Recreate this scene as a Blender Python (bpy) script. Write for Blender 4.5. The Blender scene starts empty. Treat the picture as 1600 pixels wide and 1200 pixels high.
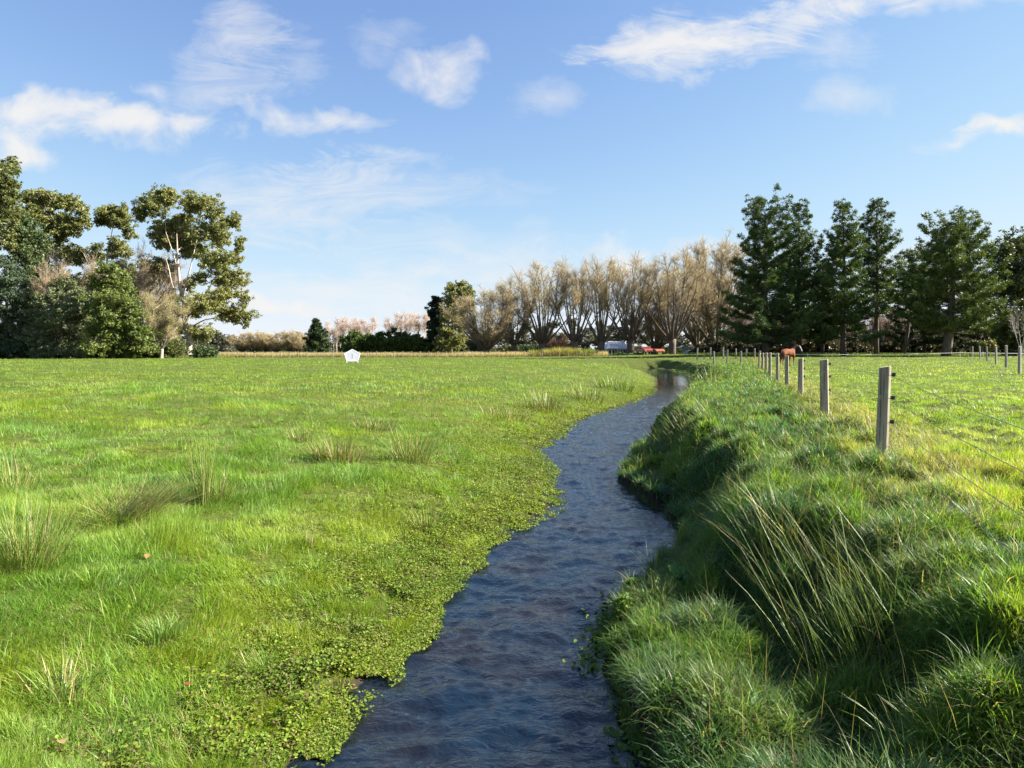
import bpy, math, random
import numpy as np
from mathutils import Vector

random.seed(5)
rng = np.random.default_rng(11)
scene = bpy.context.scene
COL = scene.collection
PI = math.pi

# ------------------------------------------------------------------ camera model (photo pixels 1600 x 1200 -> world)
F, CX, HY, CZ = 1067.0, 800.0, 545.0, 2.3
def wx(px, Y): return (px - CX) / F * Y
def wz(py, Y): return CZ - (py - HY) / F * Y

def smooth(t):
    t = np.clip(t, 0, 1)
    return t * t * (3 - 2 * t)

# ------------------------------------------------------------------ numpy noise
def _h(ix, iy, s):
    n = (ix.astype(np.int64) * 374761393 + iy.astype(np.int64) * 668265263 + s * 974711) & 0xffffffff
    n = ((n ^ (n >> 13)) * 1274126177) & 0xffffffff
    n = (n ^ (n >> 16)) & 0xffff
    return n / 65535.0
def vnoise(x, y, s=0):
    x = np.asarray(x, float); y = np.asarray(y, float)
    x0 = np.floor(x); y0 = np.floor(y)
    fx = x - x0; fy = y - y0
    fx = fx * fx * (3 - 2 * fx); fy = fy * fy * (3 - 2 * fy)
    a = _h(x0, y0, s); b = _h(x0 + 1, y0, s); c = _h(x0, y0 + 1, s); d = _h(x0 + 1, y0 + 1, s)
    return (a * (1 - fx) + b * fx) * (1 - fy) + (c * (1 - fx) + d * fx) * fy
def fbm(x, y, s=0, o=4):
    t = 0; a = .5; tot = 0
    for i in range(o):
        t = t + a * vnoise(x * 2 ** i + 17.3 * i, y * 2 ** i - 9.1 * i, s + i); tot += a; a *= .5
    return t / tot

# ------------------------------------------------------------------ object helpers
def tag(o, label=None, cat=None, group=None, kind=None):
    if label: o['label'] = label
    if cat: o['category'] = cat
    if group: o['group'] = group
    if kind: o['kind'] = kind
    return o
def empty(name, loc=(0, 0, 0), rz=0.0):
    o = bpy.data.objects.new(name, None)
    o.location = loc; o.rotation_euler = (0, 0, rz); o.empty_display_size = .3
    COL.objects.link(o)
    return o
def copy_tree(o, parent=None):
    c = o.copy(); COL.objects.link(c)
    if parent is not None: c.parent = parent
    for ch in list(o.children): copy_tree(ch, c)
    return c

class MB:
    """collects vertices, triangles and quads of one mesh"""
    def __init__(s): s.V = []; s.T = []; s.Q = []; s.C = []; s.n = 0
    def add(s, V, T=None, Q=None, col=None):
        V = np.asarray(V, float).reshape(-1, 3)
        if T is not None and len(T): s.T.append(np.asarray(T, np.int64).reshape(-1, 3) + s.n)
        if Q is not None and len(Q): s.Q.append(np.asarray(Q, np.int64).reshape(-1, 4) + s.n)
        if col is None: col = np.full((len(V), 3), .5)
        col = np.broadcast_to(np.asarray(col, float), (len(V), 3))
        s.V.append(V); s.C.append(col); s.n += len(V)
    def tube(s, pts, rad, sides=6, cap=True, col=None):
        P = np.asarray(pts, float); n = len(P); R = np.broadcast_to(np.asarray(rad, float), (n,))
        d = np.gradient(P, axis=0); d /= np.linalg.norm(d, axis=1)[:, None] + 1e-9
        ref = np.array([0, 0, 1.]) if abs(d[:, 2]).mean() < .9 else np.array([1., 0, 0])
        u = np.cross(d, ref); u /= np.linalg.norm(u, axis=1)[:, None] + 1e-9
        w = np.cross(d, u)
        a = np.arange(sides) * 2 * PI / sides
        V = P[:, None, :] + R[:, None, None] * (np.cos(a)[None, :, None] * u[:, None, :] + np.sin(a)[None, :, None] * w[:, None, :])
        V = V.reshape(-1, 3)
        i = np.arange(n - 1)[:, None] * sides; j = np.arange(sides)[None, :]; j2 = (j + 1) % sides
        Q = np.stack([i + j, i + j2, i + sides + j2, i + sides + j], -1).reshape(-1, 4)
        T = None
        if cap:
            V = np.vstack([V, P[:1], P[-1:]]); c0 = n * sides; c1 = c0 + 1; jj = np.arange(sides); j3 = (jj + 1) % sides
            T = np.vstack([np.stack([np.full(sides, c0), j3, jj], 1),
                           np.stack([np.full(sides, c1), (n - 1) * sides + jj, (n - 1) * sides + j3], 1)])
        s.add(V, T, Q, col)
    def box(s, lo, hi, col=None, taper=None):
        x0, y0, z0 = lo; x1, y1, z1 = hi
        V = np.array([[x0, y0, z0], [x1, y0, z0], [x1, y1, z0], [x0, y1, z0], [x0, y0, z1], [x1, y0, z1], [x1, y1, z1], [x0, y1, z1]], float)
        Q = [[0, 3, 2, 1], [4, 5, 6, 7], [0, 1, 5, 4], [1, 2, 6, 5], [2, 3, 7, 6], [3, 0, 4, 7]]
        s.add(V, None, Q, col)
    def prism(s, outline, y0, y1, col=None):
        """outline in x,z extruded along y"""
        o = np.asarray(outline, float); n = len(o)
        V = np.vstack([np.column_stack([o[:, 0], np.full(n, y0), o[:, 1]]), np.column_stack([o[:, 0], np.full(n, y1), o[:, 1]])])
        c0 = np.array([[o[:, 0].mean(), y0, o[:, 1].mean()], [o[:, 0].mean(), y1, o[:, 1].mean()]])
        V = np.vstack([V, c0]); j = np.arange(n); k = (j + 1) % n
        Q = np.stack([j, k, n + k, n + j], 1)[:, ::-1]
        T = np.vstack([np.stack([np.full(n, 2 * n), j, k], 1), np.stack([np.full(n, 2 * n + 1), n + k, n + j], 1)])
        s.add(V, T, Q, col)
    def build(s, name, mat, parent=None, smooth_=False, bevel=0):
        V = np.vstack(s.V).astype(np.float32); C = np.vstack(s.C)
        T = np.vstack(s.T) if s.T else np.zeros((0, 3), np.int64)
        Q = np.vstack(s.Q) if s.Q else np.zeros((0, 4), np.int64)
        me = bpy.data.meshes.new(name)
        me.vertices.add(len(V)); me.vertices.foreach_set('co', V.ravel())
        nl = T.size + Q.size
        me.loops.add(nl); me.loops.foreach_set('vertex_index', np.concatenate([T.ravel(), Q.ravel()]).astype(np.int32))
        me.polygons.add(len(T) + len(Q))
        ls = np.concatenate([np.arange(len(T)) * 3, T.size + np.arange(len(Q)) * 4]).astype(np.int32)
        me.polygons.foreach_set('loop_start', ls)
        if smooth_ or len(V) < 4000: me.polygons.foreach_set('use_smooth', np.full(len(ls), bool(smooth_)))
        a = me.attributes.new('Col', 'FLOAT_COLOR', 'POINT')
        a.data.foreach_set('color', np.column_stack([C, np.ones(len(C))]).astype(np.float32).ravel())
        me.update(calc_edges=True)
        me.materials.append(mat)
        o = bpy.data.objects.new(name, me); COL.objects.link(o)
        if parent is not None: o.parent = parent
        if bevel:
            m = o.modifiers.new('bevel', 'BEVEL'); m.width = bevel; m.segments = 2; m.limit_method = 'ANGLE'
        return o

# ------------------------------------------------------------------ materials
def newmat(name):
    m = bpy.data.materials.new(name); m.use_nodes = True
    nt = m.node_tree; nt.nodes.clear()
    out = nt.nodes.new('ShaderNodeOutputMaterial')
    return m, nt, out
def N(nt, typ, **kw):
    n = nt.nodes.new(typ)
    for k, v in kw.items():
        if k.startswith('i_'):
            key = k[2:]
            key = int(key) if key.isdigit() else key.replace('_', ' ')
            n.inputs[key].default_value = v
        else: setattr(n, k, v)
    return n
def leafmat(name, trans=.35, rough=.5, spec=.3, gain=1.0, tint=(1, 1, 1)):
    m, nt, out = newmat(name)
    at = N(nt, 'ShaderNodeAttribute', attribute_name='Col')
    mul = N(nt, 'ShaderNodeMix', data_type='RGBA', blend_type='MULTIPLY'); mul.inputs[0].default_value = 1
    nt.links.new(at.outputs['Color'], mul.inputs[6]); mul.inputs[7].default_value = (tint[0] * gain, tint[1] * gain, tint[2] * gain, 1)
    p = N(nt, 'ShaderNodeBsdfPrincipled'); p.inputs['Roughness'].default_value = rough; p.inputs['Specular IOR Level'].default_value = spec
    nt.links.new(mul.outputs[2], p.inputs['Base Color'])
    t = N(nt, 'ShaderNodeBsdfTranslucent')
    tm = N(nt, 'ShaderNodeMix', data_type='RGBA', blend_type='MULTIPLY'); tm.inputs[0].default_value = 1
    nt.links.new(mul.outputs[2], tm.inputs[6]); tm.inputs[7].default_value = (1.12, 1.15, .5, 1)
    nt.links.new(tm.outputs[2], t.inputs['Color'])
    mx = N(nt, 'ShaderNodeMixShader'); mx.inputs[0].default_value = trans
    nt.links.new(p.outputs[0], mx.inputs[1]); nt.links.new(t.outputs[0], mx.inputs[2])
    nt.links.new(mx.outputs[0], out.inputs[0])
    return m
def solid(name, col, rough=.6, spec=.4, var=.15, scale=6.0, col2=None, bump=0.0, stretch=(1, 1, 1), usecol=False, metal=0):
    m, nt, out = newmat(name)
    tc = N(nt, 'ShaderNodeTexCoord'); mp = N(nt, 'ShaderNodeMapping'); mp.inputs['Scale'].default_value = stretch
    nt.links.new(tc.outputs['Object'], mp.inputs['Vector'])
    no = N(nt, 'ShaderNodeTexNoise'); no.inputs['Scale'].default_value = scale; no.inputs['Detail'].default_value = 6
    nt.links.new(mp.outputs[0], no.inputs['Vector'])
    mx = N(nt, 'ShaderNodeMix', data_type='RGBA')
    c2 = col2 if col2 else tuple(c * (1 - 2 * var) for c in col)
    mx.inputs[6].default_value = (*c2, 1); mx.inputs[7].default_value = (*col, 1)
    rp = N(nt, 'ShaderNodeMapRange'); rp.inputs[1].default_value = .35; rp.inputs[2].default_value = .65
    nt.links.new(no.outputs[0], rp.inputs[0]); nt.links.new(rp.outputs[0], mx.inputs[0])
    p = N(nt, 'ShaderNodeBsdfPrincipled'); p.inputs['Roughness'].default_value = rough; p.inputs['Specular IOR Level'].default_value = spec
    p.inputs['Metallic'].default_value = metal
    src = mx.outputs[2]
    if usecol:
        at = N(nt, 'ShaderNodeAttribute', attribute_name='Col')
        m2 = N(nt, 'ShaderNodeMix', data_type='RGBA', blend_type='MULTIPLY'); m2.inputs[0].default_value = 1
        nt.links.new(src, m2.inputs[6]); nt.links.new(at.outputs['Color'], m2.inputs[7]); src = m2.outputs[2]
    nt.links.new(src, p.inputs['Base Color'])
    if bump:
        b = N(nt, 'ShaderNodeBump'); b.inputs['Strength'].default_value = bump; b.inputs['Distance'].default_value = .02
        nt.links.new(no.outputs[0], b.inputs['Height']); nt.links.new(b.outputs[0], p.inputs['Normal'])
    nt.links.new(p.outputs[0], out.inputs[0])
    return m

M_grass = leafmat('grass_blades', .50, .42, .28)
M_cress = leafmat('cress_leaves', .38, .55, .2)
M_rush = leafmat('rush_stems', .15, .45, .3)
M_leaf = leafmat('tree_leaves', .25, .5, .3)
M_needle = leafmat('pine_needles', .15, .5, .3)
M_twig = solid('bare_twigs', (1, 1, 1), .8, .2, .1, 2.0, usecol=True)
M_bark_gum = solid('gum_bark', (.58, .50, .41), .75, .2, .2, 1.2, col2=(.34, .25, .19), stretch=(1, 1, .25))
M_bark_dark = solid('dark_bark', (.16, .125, .095), .9, .15, .2, 3, col2=(.07, .055, .045), bump=.6, stretch=(1, 1, .3))
M_bark_mid = solid('willow_bark', (.17, .135, .1), .9, .15, .2, 2.5, col2=(.08, .062, .048), bump=.5, stretch=(1, 1, .3))
M_post = solid('weathered_post_wood', (.42, .35, .26), .85, .2, .2, 14, col2=(.26, .215, .155), bump=.4, stretch=(1, 1, .06))
def post_wood(m):
    nt = m.node_tree; p = [n for n in nt.nodes if n.type == 'BSDF_PRINCIPLED'][0]; src = p.inputs['Base Color'].links[0].from_socket
    tc = N(nt, 'ShaderNodeTexCoord'); mp = N(nt, 'ShaderNodeMapping'); mp.inputs['Scale'].default_value = (60, 60, 1.6); nt.links.new(tc.outputs['Object'], mp.inputs[0])
    n1 = N(nt, 'ShaderNodeTexNoise'); n1.inputs['Scale'].default_value = 1.0; n1.inputs['Detail'].default_value = 5; nt.links.new(mp.outputs[0], n1.inputs[0])
    r1 = N(nt, 'ShaderNodeMapRange'); r1.inputs[1].default_value = .56; r1.inputs[2].default_value = .64; r1.inputs[4].default_value = .75; nt.links.new(n1.outputs[0], r1.inputs[0])
    a = N(nt, 'ShaderNodeMix', data_type='RGBA'); nt.links.new(r1.outputs[0], a.inputs[0]); nt.links.new(src, a.inputs[6]); a.inputs[7].default_value = (.06, .05, .04, 1)
    n2 = N(nt, 'ShaderNodeTexNoise'); n2.inputs['Scale'].default_value = 9; n2.inputs['Detail'].default_value = 6; nt.links.new(tc.outputs['Object'], n2.inputs[0])
    r2 = N(nt, 'ShaderNodeMapRange'); r2.inputs[1].default_value = .57; r2.inputs[2].default_value = .66; r2.inputs[4].default_value = .7; nt.links.new(n2.outputs[0], r2.inputs[0])
    b = N(nt, 'ShaderNodeMix', data_type='RGBA'); nt.links.new(r2.outputs[0], b.inputs[0]); nt.links.new(a.outputs[2], b.inputs[6]); b.inputs[7].default_value = (.36, .38, .27, 1)
    nt.links.new(b.outputs[2], p.inputs['Base Color'])
post_wood(M_post)
M_postpale = solid('pale_post_wood', (.36, .33, .26), .85, .2, .2, 10, col2=(.25, .225, .18), bump=.3, stretch=(1, 1, .08))
M_wire = solid('fence_wire', (.13, .13, .13), .5, .5, .1, 30, metal=.4)
M_black = solid('black_plastic', (.03, .03, .032), .5, .4, .1, 20)
M_white = solid('white_paint', (.8, .8, .8), .5, .4, .04, 5)

# ------------------------------------------------------------------ stream edges and terrain
Lp = [(330, 1330), (445, 1200), (510, 1100), (583, 1035), (648, 975), (690, 915), (726, 868), (762, 843), (815, 818), (850, 798), (852, 775), (848, 752), (850, 730), (832, 706), (858, 690), (885, 668), (915, 652), (950, 640), (985, 628), (1012, 618), (1027, 600), (1025, 590), (1004, 579)]
Rp = [(1085, 1330), (1035, 1200), (1000, 1130), (965, 1075), (950, 1040), (957, 990), (975, 955), (1003, 920), (1043, 885), (1068, 855), (1072, 830), (1035, 800), (990, 772), (966, 752), (975, 728), (992, 706), (1020, 690), (1026, 660), (1038, 645), (1060, 625), (1082, 603), (1088, 590), (1050, 579)]
def edge(pts):
    a = np.array([[CZ * F / (y - HY), wx(x, CZ * F / (y - HY))] for x, y in pts])
    o = np.argsort(a[:, 0])
    return a[o, 0], a[o, 1]
LY, LX = edge(Lp); RY, RX = edge(Rp)
_w0 = .08
def xL(y): return np.interp(y, LY, LX) + .10 * (vnoise(y * 2.2, y * 0, 3) - .5) * np.clip(y / 12, .5, 2)
def xR(y): return np.interp(y, RY, RX) + .10 * (vnoise(y * 2.2, y * 0 + 5, 4) - .5) * np.clip(y / 12, .5, 2)
def fenceX(y): return 1.595 + .3327 * y

def domes(x, y, cs=.60):
    gx0 = np.floor(x / cs); gy0 = np.floor(y / cs); best = np.zeros(np.shape(x)); fr = np.zeros(np.shape(x)); ax = np.zeros(np.shape(x)); hue = np.full(np.shape(x), .4)
    for i in (-1, 0, 1):
        for j in (-1, 0, 1):
            a = gx0 + i; b = gy0 + j
            cx_ = (a + .15 + .7 * _h(a, b, 201)) * cs; cy_ = (b + .15 + .7 * _h(a, b, 202)) * cs
            r = cs * (.42 + .34 * _h(a, b, 203)); h = (.07 + .20 * _h(a, b, 204) ** 1.3)
            d2 = ((x - cx_) ** 2 + (y - cy_) ** 2) / r ** 2; v = h * np.clip(1 - d2, 0, 1) ** .8
            m = v > best; best = np.where(m, v, best); fr = np.where(m, np.clip(1 - d2, 0, 1), fr); ax = np.where(m, np.arctan2(y - cy_, x - cx_), ax); hue = np.where(m, _h(a, b, 205), hue)
    return best, fr, ax, hue
shY = [0, 2.2, 3.0, 3.6, 4.3, 5.2, 6.0, 7.0, 8.5, 10.5, 12.0, 14.0, 16, 30, 80]
shW = [.7, .7, .75, .95, 1.1, .95, .5, .2, .15, .35, .65, .55, .2, .25, .3]
def height(x, y):
    x = np.asarray(x, float); y = np.asarray(y, float)
    xl, xr = xL(y), xR(y)
    dl = xl - x; dr = x - xr
    # fields
    side = smooth((x + 20) / 60)
    field = .83 + .30 * smooth((y - 55) / 55) * side + .22 * smooth((x - 16) / 14) * smooth((y - 15) / 15) - .95 * smooth((y - 128) / 12) * smooth((x + 10) / 10) * (1 - smooth((x - 48) / 10))
    field = field + .10 * (fbm(x * .35, y * .35, 20, 3) - .5) + .07 * (fbm(x * 1.7, y * 1.7, 22, 2) - .5) + .045 * (fbm(x * 5, y * 5, 23, 2) - .5) * smooth((16 - y) / 8)
    k = field - .83
    kk = smooth(np.minimum(dl, 8) / 8)
    hl = .02 + .30 * smooth(dl / 2.2) + .22 * smooth((dl - 1) / 4) + .30 * smooth((dl - 3) / 9) + k * kk + .07 * (fbm(x * 2.5, y * 2.5, 31, 3) - .5) * smooth(dl / .6)
    sw = np.interp(y, shY, shW)
    bw = np.interp(y, [0, 2.6, 3.4, 5.4, 6.5, 12, 60], [1.4, 1.4, 1.15, 1.1, .9, .9, 1.4])
    amp = np.interp(y, [0, 2.6, 4, 8], [.42, .50, .70, .80]); ksm = smooth((x - fenceX(y)) / 1.2)
    amp = amp + (.78 - amp) * ksm
    mound = .26 * np.exp(-(((x - 1.60) / .36) ** 2 + ((y - 2.62) / .42) ** 2)) + .10 * np.exp(-(((x - 1.05) / .45) ** 2 + ((y - 4.15) / .35) ** 2))
    lump = mound + (.5 * domes(x, y)[0] + .45 * domes(x + 3.3, y + 1.7, .34)[0]) * smooth((34 - y) / 14) + .26 * (fbm(x * 1.3, y * 1.1, 41, 3) - .55) * smooth(dr / .9) * (1 - smooth((x - fenceX(y)) / 1.0))
    hr = .03 + .10 * smooth(dr / .35) + amp * smooth((dr - sw) / bw) + lump + k * smooth(dr / 3)
    hr = hr + .05 * (fbm(x * 3, y * 3, 43, 2) - .5)
    ins = np.minimum(-dl, -dr)
    bed = -.30 * smooth(ins / .45)
    h = np.where(dl > 0, hl, np.where(dr > 0, hr, bed))
    return h + (field - h) * smooth((y - 79) / 9)

def build_ground():
    ys = np.concatenate([-np.geomspace(60, .5, 14), np.linspace(-.3, 1.8, 8), np.geomspace(2.0, 150, 420), np.geomspace(156, 4000, 40)])
    nx = 260
    t = np.linspace(-1, 1, nx)
    Y = np.repeat(ys[:, None], nx, 1)
    c = np.clip((xL(ys) + xR(ys)) / 2, -5, 16)[:, None]
    scale = np.where(ys < 150, np.clip(.95 * np.abs(ys) + 8, 8, 200), np.abs(ys) * 1.3)[:, None]
    a = 5.2
    X = c + scale * np.sinh(a * t)[None, :] / math.sinh(a) * 1.3
    Z = height(X, Y)
    V = np.stack([X, Y, Z], -1).reshape(-1, 3)
    n = len(ys)
    i = np.arange(n - 1)[:, None] * nx; j = np.arange(nx - 1)[None, :]
    Q = np.stack([i + j, i + j + 1, i + nx + j + 1, i + nx + j], -1).reshape(-1, 4)
    # vertex colour: mud under the stream and the margins, green elsewhere
    xl, xr = xL(Y), xR(Y)
    inside = ((X > xl - .12) & (X < xr + .12) & (Y < 76.5)).reshape(-1)
    g1 = np.array([.060, .092, .014]); g2 = np.array([.095, .10, .024]); mud = np.array([.035, .028, .016])
    f = fbm(X * .5, Y * .5, 61, 4).reshape(-1)[:, None]
    C = g1 * (1 - f) + g2 * f
    C[inside] = mud
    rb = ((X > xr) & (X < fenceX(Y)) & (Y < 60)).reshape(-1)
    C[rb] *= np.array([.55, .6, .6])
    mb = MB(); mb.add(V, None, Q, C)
    m, nt, out = newmat('turf_soil')
    at = N(nt, 'ShaderNodeAttribute', attribute_name='Col')
    tc = N(nt, 'ShaderNodeTexCoord')
    no = N(nt, 'ShaderNodeTexNoise'); no.inputs['Scale'].default_value = 9; no.inputs['Detail'].default_value = 8
    nt.links.new(tc.outputs['Object'], no.inputs['Vector'])
    rp = N(nt, 'ShaderNodeMapRange'); rp.inputs[1].default_value = .3; rp.inputs[2].default_value = .7; rp.inputs[3].default_value = .55; rp.inputs[4].default_value = 1.25
    nt.links.new(no.outputs[0], rp.inputs[0])
    vm = N(nt, 'ShaderNodeVectorMath', operation='SCALE'); nt.links.new(at.outputs['Color'], vm.inputs[0]); nt.links.new(rp.outputs[0], vm.inputs['Scale'])
    p = N(nt, 'ShaderNodeBsdfPrincipled'); p.inputs['Roughness'].default_value = .95; p.inputs['Specular IOR Level'].default_value = .1
    nt.links.new(vm.outputs[0], p.inputs['Base Color'])
    b = N(nt, 'ShaderNodeBump'); b.inputs['Strength'].default_value = .8; b.inputs['Distance'].default_value = .05
    nt.links.new(no.outputs[0], b.inputs['Height']); nt.links.new(b.outputs[0], p.inputs['Normal'])
    nt.links.new(p.outputs[0], out.inputs[0])
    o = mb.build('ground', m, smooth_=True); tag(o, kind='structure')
build_ground()

# ------------------------------------------------------------------ water
def build_water():
    ys = np.concatenate([np.linspace(.2, 2.8, 30), np.geomspace(2.85, 84, 760)])
    nx = 110
    t = np.linspace(0, 1, nx)[None, :]
    a = (xL(ys) - .45)[:, None]; b = (xR(ys) + .35)[:, None]
    X = a + (b - a) * t; Y = np.repeat(ys[:, None], nx, 1)
    # riffles: crests roughly across the current, broken and warped
    wxn = fbm(X * 1.1, Y * .8, 71, 3) * 2.2; wyn = fbm(X * 1.3 + 9, Y * .9, 72, 3) * 1.6
    calm = 1 - .95 * smooth((Y - 22) / 18)
    r1 = fbm(X * 2.4 + wxn, Y * 4.4 + wyn, 73, 2) - .5
    r2 = fbm(X * 5.2 + wxn * 2, Y * 9.0 + wyn * 2, 75, 3) - .5
    r3 = 1 - 2 * np.abs(fbm(X * 3.0 - wxn, Y * 4.6 + wyn * 2.0, 77, 3) - .5)
    edgef = smooth(np.minimum(X - a, b - X) / .6)
    Z = (.046 * r1 + .040 * r2 + .022 * (r3 - .75) + .020 * (fbm(X * 11 + wxn * 2, Y * 16 + wyn * 2, 79, 2) - .5)) * calm * (.25 + .75 * edgef)
    V = np.stack([X, Y, Z], -1).reshape(-1, 3); n = len(ys)
    i = np.arange(n - 1)[:, None] * nx; j = np.arange(nx - 1)[None, :]
    Q = np.stack([i + j, i + j + 1, i + nx + j + 1, i + nx + j], -1).reshape(-1, 4)
    mb = MB(); mb.add(V, None, Q)
    m, nt, out = newmat('stream_water')
    tc = N(nt, 'ShaderNodeTexCoord'); mp = N(nt, 'ShaderNodeMapping'); mp.inputs['Scale'].default_value = (1, 1.6, 1)
    nt.links.new(tc.outputs['Object'], mp.inputs['Vector'])
    no = N(nt, 'ShaderNodeTexNoise'); no.inputs['Scale'].default_value = 11; no.inputs['Detail'].default_value = 5; no.inputs['Distortion'].default_value = 1.4
    nt.links.new(mp.outputs[0], no.inputs['Vector'])
    b_ = N(nt, 'ShaderNodeBump'); b_.inputs['Strength'].default_value = .5; b_.inputs['Distance'].default_value = .03
    nt.links.new(no.outputs[0], b_.inputs['Height'])
    sy = N(nt, 'ShaderNodeSeparateXYZ'); nt.links.new(tc.outputs['Object'], sy.inputs[0]); ry = N(nt, 'ShaderNodeMapRange'); ry.inputs[1].default_value = 24; ry.inputs[2].default_value = 44; ry.inputs[3].default_value = .5; ry.inputs[4].default_value = .04
    nt.links.new(sy.outputs[1], ry.inputs[0]); nt.links.new(ry.outputs[0], b_.inputs['Strength'])
    n2 = N(nt, 'ShaderNodeTexNoise'); n2.inputs['Scale'].default_value = 1.3; n2.inputs['Detail'].default_value = 3
    nt.links.new(tc.outputs['Object'], n2.inputs['Vector'])
    mx = N(nt, 'ShaderNodeMix', data_type='RGBA'); mx.inputs[6].default_value = (.003, .009, .017, 1); mx.inputs[7].default_value = (.014, .010, .007, 1)
    r2_ = N(nt, 'ShaderNodeMapRange'); r2_.inputs[1].default_value = .4; r2_.inputs[2].default_value = .65; r2_.inputs[4].default_value = .7; nt.links.new(n2.outputs[0], r2_.inputs[0]); nt.links.new(r2_.outputs[0], mx.inputs[0])
    p = N(nt, 'ShaderNodeBsdfPrincipled'); p.inputs['Roughness'].default_value = .06; p.inputs['IOR'].default_value = 1.56
    nt.links.new(mx.outputs[2], p.inputs['Base Color']); nt.links.new(b_.outputs[0], p.inputs['Normal'])
    nt.links.new(p.outputs[0], out.inputs[0])
    o = mb.build('water', m, smooth_=True); tag(o, kind='structure')
build_water()

# ------------------------------------------------------------------ grass
def blades(mb, base, L, W, az, p0, p1, k, col, tw=None, wpow=1.6):
    n = len(base)
    if n == 0: return
    dirh = np.stack([np.cos(az), np.sin(az), np.zeros(n)], 1)
    a2 = az + PI / 2 + (tw if tw is not None else rng.uniform(-.9, .9, n))
    s = np.stack([np.cos(a2), np.sin(a2), np.zeros(n)], 1)
    V = np.zeros((n, 2 * k + 1, 3)); p = base.copy(); st = (L / k)[:, None]
    for i in range(k):
        w = (W * (1 - (i / k) ** wpow) * .5)[:, None]
        V[:, 2 * i] = p - s * w; V[:, 2 * i + 1] = p + s * w
        ph = (p0 + (p1 - p0) * (i + .5) / k)[:, None]
        p = p + st * (np.sin(ph) * dirh + np.cos(ph) * np.array([0, 0, 1.]))
    V[:, 2 * k] = p
    tri = []
    for i in range(k - 1):
        tri += [[2 * i, 2 * i + 1, 2 * i + 3], [2 * i, 2 * i + 3, 2 * i + 2]]
    tri.append([2 * k - 2, 2 * k - 1, 2 * k])
    T = (np.arange(n)[:, None, None] * (2 * k + 1) + np.array(tri)[None]).reshape(-1, 3)
    C = np.repeat(np.asarray(col)[:, None, :], 2 * k + 1, 1).reshape(-1, 3)
    mb.add(V.reshape(-1, 3), T, None, C)

def logy(n, a, b): return np.exp(rng.uniform(math.log(a), math.log(b), n))
def lerp(a, b, f): return a + (b - a) * f
GY = np.array([.285, .375, .046]); GB = np.array([.165, .295, .058]); GG = np.array([.195, .325, .030]); GS = np.array([.46, .375, .17]); GL = np.array([.265, .335, .016]); GO = np.array([.16, .15, .045])

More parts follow.
